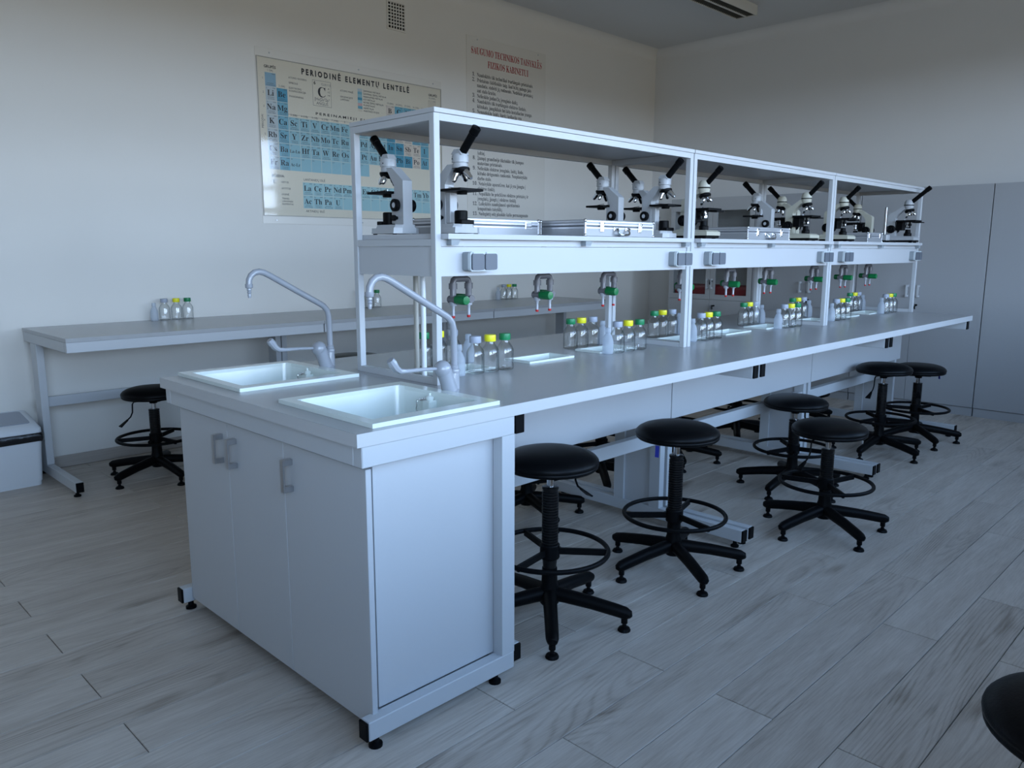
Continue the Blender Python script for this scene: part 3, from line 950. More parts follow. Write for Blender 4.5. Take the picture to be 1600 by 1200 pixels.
def scope_b(label, body='cream', name='microscope', el=0.0, tilt=0.72):
    t = thing(name, label, 'microscope', (0, 0, 0), group='microscopes on the bench shelf')
    f = MB().box(-0.062, 0.062, -0.125, 0.060, 0.006, 0.018, 0.003).build('foot_plate', 'black', t)
    for x, y in ((-0.045, -0.1), (0.045, -0.1), (-0.045, 0.04), (0.045, 0.04)):
        MB().lathe([(0.010, 0), (0.010, 0.0065)], (x, y, 0), 10).build('rubber_foot', 'black', f)
    b = MB()
    b.rings([[(-0.064, -0.128, 0.018), (0.064, -0.128, 0.018), (0.064, 0.064, 0.018), (-0.064, 0.064, 0.018)],
             [(-0.064, -0.128, 0.040), (0.064, -0.128, 0.040), (0.064, 0.064, 0.036), (-0.064, 0.064, 0.036)],
             [(-0.054, -0.118, 0.049), (0.054, -0.118, 0.049), (0.054, 0.050, 0.044), (-0.054, 0.050, 0.044)]])
    b.build('base', body, t, sharp=15)
    a = MB()
    a.prism([(-0.118, 0.046), (-0.066, 0.046), (-0.070, 0.10), (-0.072, 0.168), (-0.060, 0.190), (-0.026, 0.222), (0.0, 0.230), (0.0, 0.248), (-0.034, 0.244), (-0.080, 0.212), (-0.110, 0.198), (-0.118, 0.186)], 'x', -0.022, 0.022)
    a.build('arm', body, t, sharp=30)
    h = MB()
    h.lathe([(0.022, 0.224), (0.027, 0.230), (0.029, 0.240), (0.030, 0.250)], (0, 0.0, 0), 24)
    h.lathe([(0.030, 0.255), (0.029, 0.266), (0.026, 0.278), (0.018, 0.288)], (0, 0.0, 0), 24)
    h.build('head', body, t)
    MB().lathe([(0.0305, 0.2495), (0.0305, 0.2555)], (0, 0, 0), 24).build('head_ring', 'black', t)
    e = MB()
    e.lathe([(0.015, 0), (0.0135, 0.010), (0.0135, 0.09 + el), (0.0155, 0.092 + el), (0.0155, 0.122 + el), (0.0115, 0.124 + el), (0.008, 0.120 + el)], (0, 0.004, 0.262), 18, axis=(0, tilt, 0.694))
    e.build('eyepiece', 'black', t)
    n = MB()
    ax = Vector((0, 0.25, -0.97)).normalized()
    c = Vector((0, 0.004, 0.224))
    n.lathe([(0.016, -0.006), (0.027, 0.002), (0.030, 0.006), (0.030, 0.013), (0.025, 0.020)], c, 20, axis=ax)
    no = n.build('nosepiece', 'black', t)
    for ang, L in ((0.0, 0.036), (90.0, 0.032), (180.0, 0.040), (270.0, 0.028)):
        u = Vector((1, 0, 0))
        w = ax.cross(u)
        rad = u * sin(radians(ang)) - w * cos(radians(ang))
        q = c + ax * 0.013 + rad * 0.015
        MB().lathe([(0.0085, 0), (0.0085, L * 0.5), (0.0095, L * 0.52), (0.0095, L * 0.8), (0.005, L)], q, 14, axis=(ax + rad * 0.4).normalized()).build('objective', 'chrome', no)
    s = MB()
    s.box(-0.062, 0.062, -0.055, 0.068, 0.140, 0.152, 0.0015)
    s.box(-0.062, 0.010, 0.030, 0.085, 0.134, 0.1395, 0.001)
    s.box(-0.03, 0.03, -0.062, -0.02, 0.085, 0.141, 0.003)
    so = s.build('stage', 'black', t)
    MB().tube([(-0.028, -0.03, 0.152), (-0.028, -0.03, 0.159), (0.0, 0.0, 0.157), (0.026, 0.005, 0.156)], 0.0018, 6).build('slide_holder', 'chrome', so)
    MB().lathe([(0.005, 0.098), (0.005, 0.112), (0.010, 0.113), (0.010, 0.127), (0.006, 0.128), (0.006, 0.140)], (0.046, 0.03, 0), 12).build('stage_knob', 'black', so)
    cd_ = MB()
    cd_.lathe([(0.013, 0.100), (0.019, 0.106), (0.019, 0.118), (0.015, 0.122), (0.015, 0.138)], (0, 0.006, 0), 16)
    cd_.build('condenser', 'steel', t)
    il = MB()
    il.lathe([(0.024, 0.045), (0.024, 0.064), (0.018, 0.068), (0.015, 0.090), (0.012, 0.090)], (0, 0.006, 0), 18)
    il.build('illuminator', 'black', t)
    for sgn in (-1, 1):
        k = MB()
        k.lathe([(0.012, 0.024), (0.012, 0.030), (0.0255, 0.031), (0.027, 0.036), (0.027, 0.052), (0.024, 0.055)], (0, -0.088, 0.093), 22, axis=(sgn, 0, 0))
        ko = k.build('focus_knob', 'black', t)
        MB().lathe([(0.013, 0.054), (0.013, 0.066), (0.010, 0.068)], (0, -0.088, 0.093), 16, axis=(sgn, 0, 0)).build('fine_focus_knob', 'black', ko)
    return t

A0 = scope_a('white microscope facing the wall, nearest the left end of the first shelf bay')
B0 = scope_b('cream microscope with thick black stage behind the near post of the second shelf bay')
C0 = scope_b('white microscope on a long black-trimmed base at the far end of the shelf', 'scopew', el=0.035, tilt=0.80)
C0.scale = (1.05, 1.12, 1.08)
YF, YB = 0.525, 0.795
def put(src, x, y, front, lab=None, used=set()):
    rz = pi if front else 0.0
    if src.name in used:
        o = dup(src, (x, y, ZS), rz, lab)
    else:
        used.add(src.name)
        o = src
        o.location = (x, y, ZS)
        o.rotation_euler = (0, 0, rz)
        if lab: o['label'] = lab
    return o
put(A0, 0.705, YB, False)
put(A0, 0.790, 0.490, True, 'white microscope facing the stools, first on the shelf beside the wide metal case')
put(A0, 1.975, YB, False, 'white microscope facing the wall, directly behind the metal case with a handle')
put(A0, 2.095 + 0.18, YB, False, 'white microscope facing the wall, partly hidden behind another at the first bay\'s far post').location.x = 2.262
put(A0, 2.100, YF, True, 'white microscope facing the stools, right of the metal case with a handle')
put(B0, 2.445, YF, True)
put(A0, 3.495, YB, False, 'white microscope facing the wall, behind the smaller metal case of the second bay')
put(B0, 3.83, YB, False, 'cream microscope facing the wall, between two others in the second bay')
put(B0, 3.60, YF, True, 'cream microscope facing the stools, right of the smaller metal case')
put(B0, 4.15, YF, True, 'cream microscope facing the stools, just inside the near post of the third bay')
put(B0, 5.06, YB, False, 'cream microscope facing the wall, beside the metal stand in the third bay')
put(C0, 5.155, 0.462, True)

# ---- aluminium instrument cases
def make_case(label, w=0.47, d=0.245, h=0.066, handle=True):
    t = thing('metal_case', label, 'case', (0, 0, 0), group='aluminium cases on the bench shelf')
    zs = h * 0.62
    MB().box(-w / 2, w / 2, -d / 2, d / 2, 0.0, zs - 0.0015, 0.002).build('case_body', 'alu', t)
    lid = MB().box(-w / 2, w / 2, -d / 2, d / 2, zs + 0.0015, h, 0.002).build('lid', 'alu', t)
    sm = MB().box(-w / 2 + 0.003, w / 2 - 0.003, -d / 2 + 0.003, d / 2 - 0.003, zs - 0.004, zs + 0.004)
    sm.build('seam', 'sockd', t)
    e = MB()
    g = 0.006
    for x in (-w / 2, w / 2):
        for y in (-d / 2, d / 2):
            e.box(x - g if x > 0 else x - 0.0012, x + 0.0012 if x > 0 else x + g, y - g if y > 0 else y - 0.0012, y + 0.0012 if y > 0 else y + g, 0.004, h - 0.004, 0.001)
    for z in (zs - 0.010, zs + 0.004, h - 0.009):
        e.box(-w / 2 - 0.0008, w / 2 + 0.0008, -d / 2 - 0.0008, d / 2 + 0.0008, z, z + 0.006, 0.0005)
    e.build('edge_profile', 'aludark', t)
    for x in (-w / 2, w / 2):
        for y in (-d / 2, d / 2):
            for z in (0.004, h - 0.004):
                MB().ball((x * 0.993, y * 0.985, z), 0.0075, 10, 6).build('corner_cap', 'chrome', t)
    yf = -d / 2
    if handle:
        for x in (-w * 0.28, w * 0.28):
            l = MB()
            l.box(x - 0.010, x + 0.010, yf - 0.005, yf, zs - 0.022, zs + 0.018, 0.0015)
            l.box(x - 0.006, x + 0.006, yf - 0.010, yf - 0.0045, zs - 0.016, zs + 0.006, 0.0015)
            l.tube([(x - 0.007, yf - 0.008, zs + 0.004), (x - 0.007, yf - 0.009, zs + 0.013), (x + 0.007, yf - 0.009, zs + 0.013), (x + 0.007, yf - 0.008, zs + 0.004)], 0.0014, 6)
            l.build('latch', 'chrome', t)
        hd = MB()
        for x in (-0.040, 0.040):
            hd.box(x - 0.012, x + 0.012, yf - 0.005, yf, 0.024, 0.038, 0.0015)
            hd.cyl((x - 0.010, yf - 0.008, 0.031), (x + 0.010, yf - 0.008, 0.031), 0.005, n=8)
        hd.tube([(-0.038, yf - 0.009, 0.031), (-0.036, yf - 0.018, 0.014), (-0.028, yf - 0.020, 0.0075), (0, yf - 0.020, 0.0065), (0.028, yf - 0.020, 0.0075), (0.036, yf - 0.018, 0.014), (0.038, yf - 0.009, 0.031)], 0.0055, 10)
        hd.build('handle', 'chrome', t)
    else:
        l = MB()
        for x in (-w * 0.36, w * 0.36):
            l.box(x - 0.018, x + 0.018, yf - 0.004, yf, zs - 0.012, zs + 0.018, 0.0015)
        l.build('hinge', 'chrome', t)
    return t
CY = SY0 - 0.012 + 0.1225
c = make_case('wide aluminium case lying behind the first front microscope', handle=False)
c.location = (1.105, 0.745, ZS + 0.0005)
c = make_case('aluminium case with chrome handle and latches on the first shelf bay')
c.location = (1.613, CY, ZS + 0.0005)
dup(c, (2.945, CY + 0.012, ZS + 0.0005), label='aluminium case with chrome handle on the second shelf bay')
c = make_case('small aluminium box behind the metal stand on the third shelf bay', 0.26, 0.2, 0.066, False)
c.location = (4.60, 0.58, ZS + 0.0005)

# ---- small stand with an upright bar
t = thing('measuring_stand', 'small stand with a tall flat metal bar on the third shelf bay', 'stand', (4.80, 0.50, ZS))
MB().box(4.755, 4.895, 0.44, 0.56, ZS + 0.0005, ZS + 0.014, 0.003).build('base', 'black', t)
MB().box(4.79, 4.85, 0.47, 0.53, ZS + 0.0142, ZS + 0.055, 0.004).build('block', 'scopew', t)
MB().box(4.808, 4.832, 0.490, 0.508, ZS + 0.0555, 1.664, 0.002).build('upright_bar', 'steel', t)
MB().lathe([(0.013, 0), (0.013, 0.02)], (4.832, 0.499, 1.52), 12, axis=(1, 0, 0)).build('clamp_knob', 'black', t)

# ================================================================== BOTTLES
def make_bottle(name, capm, label):
    t = thing(name, label, 'bottle', (0, 0, 0), group='lab bottles')
    g = MB().use('glass')
    g.lathe([(0.029, 0), (0.0335, 0.003), (0.0345, 0.008), (0.0345, 0.076), (0.033, 0.084), (0.026, 0.097), (0.0185, 0.106), (0.0165, 0.110), (0.0165, 0.128)], n=24, cap1=False)
    g.lathe([(0.0, 0.0095), (0.022, 0.0085), (0.0305, 0.006)], n=24, cap0=False, cap1=False)
    g.use('glass'); g.use('glass_inner')
    g.lathe([(0.0312, 0.012), (0.0312, 0.075), (0.0300, 0.082), (0.0235, 0.094), (0.0155, 0.103), (0.0136, 0.109), (0.0136, 0.1165)], n=24, cap0=False, cap1=False)
    g.build('glass_body', None, t)
    c = MB()
    n = 40
    rs = []
    for r, z in ((0.0215, 0.1165), (0.0225, 0.1175), (0.0225, 0.138), (0.0212, 0.1415), (0.017, 0.142)):
        rs.append([(r * (1 - (0.035 if q % 2 and r > 0.022 else 0)) * cos(2 * pi * q / n), r * (1 - (0.035 if q % 2 and r > 0.022 else 0)) * sin(2 * pi * q / n), z) for q in range(n)])
    c.rings(rs).build('cap', capm, t)
    return t
BOT = {'green': make_bottle('glass_bottle', 'greenc', 'x'), 'yellow': make_bottle('glass_bottle', 'yellow', 'x'), 'grey': make_bottle('glass_bottle', 'greyc', 'x')}
def make_squeeze():
    t = thing('plastic_bottle', 'x', 'bottle', (0, 0, 0), group='milky plastic bottles')
    MB().lathe([(0.022, 0), (0.0245, 0.003), (0.0245, 0.052), (0.0225, 0.066), (0.0165, 0.082), (0.0115, 0.090), (0.0105, 0.094)], n=20).build('plastic_body', 'squeeze', t)
    MB().lathe([(0.0125, 0.0942), (0.0135, 0.096), (0.0128, 0.114), (0.011, 0.117)], n=16).build('cap', 'squeeze', t)
    return t
BOT['plastic'] = make_squeeze()
used_b = set()
def put_bottle(kind, x, y, z, label):
    src = BOT[kind]
    p = (x, y, z + 0.0004)
    rz = random.uniform(0, 2 * pi)
    if kind in used_b:
        return dup(src, p, rz, label)
    used_b.add(kind)
    src.location = p
    src.rotation_euler = (0, 0, rz)
    src['label'] = label
    return src
def cluster(lst, y, z, where, group):
    for kind, x in lst:
        base = 'milky plastic squeeze bottle' if kind == 'plastic' else 'glass bottle with %s cap' % kind
        b = put_bottle(kind, x, y + random.uniform(-0.004, 0.004), z, base + ', ' + where)
        b['group'] = group
FR, BK = 'front bottle clusters on the bench', 'rear bottle clusters on the bench'
ends = ('near end', 'far end')
fronts = [[('plastic', 0.806), ('grey', 0.892), ('yellow', 0.968), ('green', 1.044)],
          [('plastic', 1.700), ('grey', 1.768), ('yellow', 1.852), ('green', 1.940)],
          [('plastic', 2.395), ('grey', 2.468), ('yellow', 2.546), ('green', 2.622)],
          [('plastic', 3.335), ('grey', 3.410), ('yellow', 3.487), ('green', 3.566)],
          [('plastic', 4.080), ('grey', 4.155), ('yellow', 4.232), ('green', 4.310)],
          [('plastic', 4.945), ('grey', 5.020), ('yellow', 5.100), ('green', 5.178)]]
backs = [[('green', 0.838), ('yellow', 0.915), ('grey', 0.990), ('plastic', 1.075)],
         [('green', 1.725), ('yellow', 1.806), ('grey', 1.890), ('plastic', 1.972)],
         [('green', 2.410), ('yellow', 2.492), ('grey', 2.576), ('plastic', 2.655)],
         [('green', 3.360), ('yellow', 3.438), ('grey', 3.516), ('plastic', 3.600)],
         [('green', 4.030), ('yellow', 4.110), ('grey', 4.190), ('plastic', 4.272)],
         [('green', 4.975), ('yellow', 5.070), ('grey', 5.150), ('plastic', 5.232)]]
for i in range(6):
    cluster(fronts[i], 0.528, H, 'stool-side row, %s of %s shelf bay' % (ends[i % 2], ORD[i // 2]), FR)
    cluster(backs[i], 0.775, H, 'wall-side row, %s of %s shelf bay' % (ends[i % 2], ORD[i // 2]), BK)
TW = 0.895
for lst, wh, kd in (([('plastic', 0.915), ('grey', 0.985), ('yellow', 1.062), ('green', 1.138)], 'left group on the wall tables', 1),
                    ([('grey', 2.545), ('yellow', 2.62), ('green', 2.695)], 'middle group on the wall tables', 2),
                    ([('plastic', 4.08), ('grey', 4.15), ('yellow', 4.222), ('green', 4.296)], 'far group on the wall tables', 3)):
    cluster(lst, 3.69, TW, wh, 'bottles along the wall tables')

# ================================================================== WALL TABLES
WX0, WT, WYF, WYB = 0.16, 1.567, 2.93, 3.752
def make_wall_table(k, label):
    a, b = WX0 + WT * k, WX0 + WT * (k + 1)
    t = thing('wall_table', label, 'table', ((a + b) / 2, (WYF + WYB) / 2, 0), group='long tables along the poster wall')
    MB().box(a + 0.001, b - 0.001, WYF - 0.004, WYB, TW - 0.022, TW, 0.001).build('tabletop', 'top', t)
    MB().box(a + 0.003, b - 0.006, WYF, WYF + 0.04, TW - 0.079, TW - 0.0225, 0.002).build('front_rail', 'metal', t)
    MB().box(a + 0.0445, b - 0.0455, 3.57, 3.59, 0.43, 0.49, 0.001).build('low_rail', 'metal', t)
    MB().box(a + 0.0445, b - 0.0455, 3.70, 3.74, TW - 0.079, TW - 0.0225, 0.001).build('back_rail', 'metal', t)
    for x0 in (a + 0.003, b - 0.045):
        f = MB().box(x0, x0 + 0.041, WYF + 0.041, WYB - 0.004, TW - 0.079, TW - 0.0225, 0.002).build('leg_frame', 'metal', t)
        MB().box(x0, x0 + 0.041, 3.515, 3.625, 0.0905, TW - 0.0795, 0.002).build('post', 'metal', f)
        MB().box(x0, x0 + 0.041, 3.00, 3.735, 0.033, 0.090, 0.002).build('foot', 'metal', f)
        MB().box(x0 + 0.001, x0 + 0.040, 2.991, 2.9995, 0.034, 0.089, 0.0015).build('end_cap', 'black', f)
        for y in (3.05, 3.70):
            MB().lathe([(0.019, 0), (0.019, 0.008), (0.010, 0.014), (0.008, 0.034)], (x0 + 0.02, y, 0), 12).build('levelling_foot', 'black', f)
    return t
for k in range(3):
    make_wall_table(k, ['long grey wall table nearest the white bin', 'long grey wall table in the middle under the periodic poster', 'long grey wall table at the far end near the room corner'][k])

# ================================================================== STOOLS
ring_mesh = {}
def make_stool(x, y, zs, phase, label, spoke=30.0, lever=200.0, tagk=None, group='black lab stools', rdz=0.0):
    """zs: height of the seat's rim line"""
    t = thing('lab_stool', label, 'stool', (x, y, 0), radians(phase), group=group, local=True)
    def leg_mesh():
        if 'leg' not in ring_mesh:
            l = MB()
            l.tube([(0.015, 0, 0.105), (0.06, 0, 0.102), (0.16, 0, 0.090), (0.255, 0, 0.074), (0.285, 0, 0.068), (0.300, 0, 0.062), (0.306, 0, 0.055)],
                   [0.027, 0.0265, 0.0245, 0.0235, 0.0225, 0.018, 0.008], 12, up=(0, 0, 1))
            ring_mesh['leg'] = l.mesh('leg', 'black')
            g = MB()
            g.lathe([(0.023, 0), (0.024, 0.004), (0.020, 0.012), (0.009, 0.017), (0.007, 0.026), (0.012, 0.03), (0.012, 0.06)], (0.283, 0, 0), 14)
            ring_mesh['glide'] = g.mesh('glide', 'black')
        return ring_mesh['leg'], ring_mesh['glide']
    lm, gm = leg_mesh()
    for k in range(5):
        o = bpy.data.objects.new('leg', lm)
        COL.objects.link(o)
        o.parent = t
        o.rotation_euler = (0, 0, radians(72 * k))
        g = bpy.data.objects.new('glide', gm)
        COL.objects.link(g)
        g.parent = o
    c = MB()
    c.lathe([(0.030, 0.062), (0.036, 0.070), (0.038, 0.11), (0.034, 0.135), (0.030, 0.15), (0.028, 0.205)], n=20)
    c.build('hub', 'black', t)
    # ribbed bellows over the gas lift
    top = zs - 0.108
    prof = [(0.024, 0.2)]
    nr = int((top - 0.27) / 0.0105)
    prof += [(0.030, 0.268)]
    for q in range(nr):
        z = 0.27 + q * 0.0105
        prof += [(0.0305, z), (0.0305, z + 0.0062), (0.0268, z + 0.0075), (0.0268, z + 0.0095)]
    prof += [(0.0305, top), (0.031, top + 0.008), (0.024, top + 0.010)]
    MB().lathe(prof, n=18).build('bellows', 'bellows', t, sharp=50)
    MB().cyl((0, 0, top), (0, 0, zs - 0.03), 0.0135, n=16).build('gas_lift', 'chrome', t)
    # foot ring
    if 'ring' not in ring_mesh:
        r = MB()
        r.tube([(0.214 * cos(2 * pi * q / 56), 0.214 * sin(2 * pi * q / 56), 0.244) for q in range(56)], 0.0092, 10, loop=True, up=(0, 0, 1))
        ring_mesh['ring'] = r.mesh('foot_ring', 'black')
        s = MB()
        s.bar((0.03, 0, 0.240), (0.208, 0, 0.240), 0.010, 0.024)
        ring_mesh['spoke'] = s.mesh('spoke', 'black')
        k = MB()
        k.lathe([(0.034, 0.212), (0.037, 0.216), (0.037, 0.264), (0.034, 0.268)], n=20)
        ring_mesh['collar'] = k.mesh('collar', 'black')
        k = MB()
        k.lathe([(0.005, 0.03), (0.005, 0.048), (0.013, 0.049), (0.013, 0.064), (0.010, 0.067)], (0, 0, 0.224), 12, axis=(1, 0, 0))
        ring_mesh['knob'] = k.mesh('clamp_knob', 'black')
    fr = bpy.data.objects.new('foot_ring', ring_mesh['ring'])
    COL.objects.link(fr)
    fr.parent = t
    fr.location = (0, 0, rdz)
    for k in range(3):
        o = bpy.data.objects.new('spoke', ring_mesh['spoke'])
        COL.objects.link(o)
        o.parent = fr
        o.rotation_euler = (0, 0, radians(spoke - phase + 120 * k))
    for nm, a in (('collar', 0), ('clamp_knob', spoke - phase + 55)):
        o = bpy.data.objects.new(nm, ring_mesh['collar' if nm == 'collar' else 'knob'])
        COL.objects.link(o)
        o.parent = fr
        o.rotation_euler = (0, 0, radians(a))
    # seat
    st = MB()
    st.lathe([(0.150, -0.029), (0.166, -0.026), (0.1725, -0.020), (0.1735, -0.015), (0.1715, -0.011), (0.1745, -0.008), (0.1755, -0.002), (0.173, 0.006), (0.164, 0.016), (0.146, 0.026), (0.118, 0.034), (0.08, 0.039), (0.04, 0.0415), (0.0, 0.042)], (0, 0, zs), 48)
    so = st.build('seat', 'vinyl', t, sharp=60)
    p = MB()
    p.box(-0.07, 0.07, -0.06, 0.06, zs - 0.044, zs - 0.031, 0.003)
    p.lathe([(0.022, -0.062), (0.026, -0.044)], (0, 0, zs), 16)
    p.build('seat_plate', 'black', t)
    if lever is not None:
        a = radians(lever - phase)
        e = Vector((cos(a), sin(a), 0))
        n_ = Vector((-sin(a), cos(a), 0))
        z = Vector((0, 0, 1))
        P0 = Vector((0, 0, zs - 0.040))
        lv = MB()
        lv.tube([P0 + e * 0.06, P0 + e * 0.115, P0 + e * 0.125 - z * 0.012, P0 + e * 0.128 - z * 0.060, P0 + e * 0.140 - z * 0.085, P0 + e * 0.165 - z * 0.105], 0.004, 8)
        lv.bar(P0 + e * 0.158 - z * 0.100, P0 + e * 0.205 - z * 0.135, 0.010, 0.008, up=z, w1=0.034, h1=0.006)
        lv.build('lever', 'black', t)
    if tagk:
        a = radians(tagk[0] - phase)
        e = Vector((cos(a), sin(a), 0))
        n_ = Vector((-sin(a), cos(a), 0))
        q = e * 0.166 + Vector((0, 0, zs - 0.028))
        g = MB()
        g.add([q - n_ * 0.009 + e * 0.001, q + n_ * 0.009 + e * 0.001, q + n_ * 0.009 + e * 0.004 - Vector((0, 0, 0.048)), q - n_ * 0.009 + e * 0.004 - Vector((0, 0, 0.048)),
               q - n_ * 0.009, q + n_ * 0.009, q + n_ * 0.009 + e * 0.003 - Vector((0, 0, 0.048)), q - n_ * 0.009 + e * 0.003 - Vector((0, 0, 0.048))],
              [(0, 1, 2, 3), (4, 7, 6, 5), (0, 4, 5, 1), (1, 5, 6, 2), (2, 6, 7, 3), (3, 7, 4, 0)])
        g.build('tag', tagk[1], t)
    return t
make_stool(0.952, 0.195, 0.614, 8.3, 'black stool nearest the sink cabinet, half behind its panel', spoke=-50, lever=-5, rdz=0.030)
make_stool(1.690, 0.141, 0.605, 22.0, 'black stool with a blue tag under the seat, second from the sink cabinet', spoke=15, lever=None, tagk=(185, 'tag'))
make_stool(3.155, 0.306, 0.508, 109.7, 'low black stool tucked behind the low stool standing clear of the bench', spoke=165, lever=0)
make_stool(2.617, -0.118, 0.510, 21.0, 'low black stool standing clear of the bench, white tag under the seat', spoke=-15, lever=165, tagk=(-40, 'tagw'))
make_stool(4.349, 0.259, 0.580, -110.0, 'black stool in front of the last table, with lever hanging at its left', spoke=-75, lever=175)
make_stool(4.895, 0.212, 0.525, -62.0, 'black stool nearest the grey closets, small blue tag at the seat edge', spoke=-130, lever=200, tagk=(-35, 'tag'))
make_stool(0.664, 3.141, 0.515, 130.0, 'black stool standing at the wall table near the white bin', spoke=160, lever=185)
make_stool(0.470, -1.500, 0.560, 0.0, 'black stool cut off at the lower right corner of the photo', spoke=20, lever=None)
FS = 'black stools on the wall side of the bench'
make_stool(1.730, 1.060, 0.600, -35.0, 'black stool under the first table, seen behind the stool nearest the cabinet', spoke=0, lever=150, group=FS)
make_stool(2.470, 1.160, 0.600, 10.0, 'black stool glimpsed beyond the legs between first and second table', spoke=40, lever=120, group=FS)
make_stool(3.200, 1.140, 0.600, -62.0, 'black stool base seen beyond the blue-tagged stool under the second table', spoke=20, lever=100, group=FS)
make_stool(4.060, 1.165, 0.600, -5.0, 'black stool beyond the legs between second and third table', spoke=70, lever=130, group=FS)
make_stool(4.900, 1.080, 0.600, -30.0, 'black stool on the wall side of the third table', spoke=10, lever=160, group=FS)
make_stool(1.000, 1.500, 0.832, 15.0, 'raised black stool on the wall side, only its cushion showing over the bench', spoke=50, lever=100, group=FS)

# ================================================================== TRASH BIN
t = thing('waste_bin', 'white plastic waste bin with grey lid beside the wall table', 'bin', (-0.09, 3.59, 0))
bx0, bx1, by0, by1 = -0.32, 0.115, 3.44, 3.74
def rr(x0, x1, y0, y1, z, r=0.03):
    pts = []
    for cx, cy_, a0 in ((x1 - r, y1 - r, 0), (x0 + r, y1 - r, 90), (x0 + r, y0 + r, 180), (x1 - r, y0 + r, 270)):
        for q in range(5):
            a = radians(a0 + 22.5 * q)
            pts.append((cx + r * cos(a), cy_ + r * sin(a), z))
    return pts
mb = MB()
mb.rings([rr(bx0, bx1, by0, by1, 0.0), rr(bx0, bx1, by0, by1, 0.025), rr(bx0 - 0.004, bx1 + 0.004, by0 - 0.004, by1, 0.025), rr(bx0 - 0.018, bx1 + 0.018, by0 - 0.010, by1 + 0.004, 0.30)])
mb.build('bin_body', 'bin', t)
mb = MB()
rsb = []
for z, e in ((0.312, 0.020), (0.300, 0.025), (0.285, 0.027), (0.268, 0.026), (0.262, 0.021)):
    ring = rr(bx0 - e, bx1 + e, by0 - e, by1 + 0.006, z)
    rsb.append([(p[0] + 0.002 * sin(i * 2.1 + z * 90), p[1] + 0.002 * cos(i * 1.7), p[2] + (0.004 * sin(i * 1.3) if z < 0.29 else 0)) for i, p in enumerate(ring)])
mb.rings(rsb)
mb.build('bin_liner', 'bag', t)
mb = MB()
ring0 = rr(bx0 - 0.020, bx1 + 0.020, by0 - 0.012, by1 + 0.004, 0.313)
def tilt(ring, dz0, dz1):
    return [(x, y, 0.313 + dz0 + (dz1 - dz0) * (y - by0) / (by1 - by0)) for x, y, z in ring]
mb.rings([ring0, tilt(ring0, 0.022, 0.072), tilt(rr(bx0 - 0.005, bx1 + 0.005, by0 + 0.010, by1 - 0.008, 0), 0.040, 0.092), tilt(rr(bx0 + 0.03, bx1 - 0.022, by0 + 0.035, by1 - 0.025, 0), 0.046, 0.088)])
mb.build('lid', 'bin', t, sharp=50)
mb = MB()
mb.rings([tilt(rr(bx0 + 0.034, bx1 - 0.026, by0 + 0.039, by1 - 0.029, 0, 0.02), 0.046, 0.089), tilt(rr(bx0 + 0.034, bx1 - 0.026, by0 + 0.039, by1 - 0.029, 0, 0.02), 0.050, 0.093)])
mb.build('swing_flap', 'binlid', t)

# ================================================================== CLOSETS ALONG THE FAR WALL
CX, CH = 6.131, 1.886
def c_handle(door, y):
    h = MB()
    h.box(CX - 0.034, CX - 0.027, y - 0.008, y + 0.008, 0.968, 1.070, 0.001)
    h.box(CX - 0.0275, CX, y - 0.008, y + 0.008, 0.968, 0.984, 0.001)
    h.box(CX - 0.0275, CX, y - 0.008, y + 0.008, 1.054, 1.070, 0.001)
    h.build('handle', 'metal', door)
def lock(door, y, z, key=True):
    l = MB()
    l.lathe([(0.009, 0), (0.009, 0.005), (0.004, 0.006)], (CX, y, z), 12, axis=(-1, 0, 0))
    if key:
        l.box(CX - 0.030, CX - 0.005, y - 0.001, y + 0.001, z - 0.003, z + 0.003)
        l.lathe([(0.011, -0.001), (0.011, 0.001)], (CX - 0.034, y, z), 10, axis=(0, 1, 0))
        l.tube([(CX - 0.034, y, z - 0.006), (CX - 0.034, y + 0.003, z - 0.018), (CX - 0.032, y, z - 0.034)], 0.006, 8)
    l.build('lock', 'black', door)
def make_closet(y0, y1, gap, label, handles=True):
    t = thing('storage_cabinet', label, 'cabinet', (CX + 0.2, (y0 + y1) / 2, 0), group='grey closets along the far wall')
    mb = MB()
    mb.box(CX + 0.019, XF - 0.02, y0 + 0.001, y1 - 0.001, 0.07, CH, 0.001)
    mb.build('carcass', 'closet', t)
    MB().box(CX + 0.012, XF - 0.025, y0 + 0.003, y1 - 0.003, 0, 0.0695).build('plinth', 'closet', t)
    for a, b, hy in ((y0 + 0.002, gap - 0.0015, gap - 0.045), (gap + 0.0015, y1 - 0.002, gap + 0.045)):
        d = MB().box(CX, CX + 0.018, a, b, 0.074, CH, 0.001).build('door', 'closet', t)
        if handles:
            c_handle(d, hy)
            if hy < gap:
                lock(d, gap - 0.035, 0.90)
    return t
make_closet(1.190, 2.203, 1.655, 'tall grey two-door closet next to the glass-fronted cabinet')
make_closet(0.162, 1.187, 0.700, 'tall grey two-door closet with handles behind the bench end')
make_closet(-0.868, 0.159, -0.35, 'tall plain grey closet at the right edge of the photo')
make_closet(-1.898, -0.871, -1.38, 'tall grey closet beyond the right edge, closest to the windows')

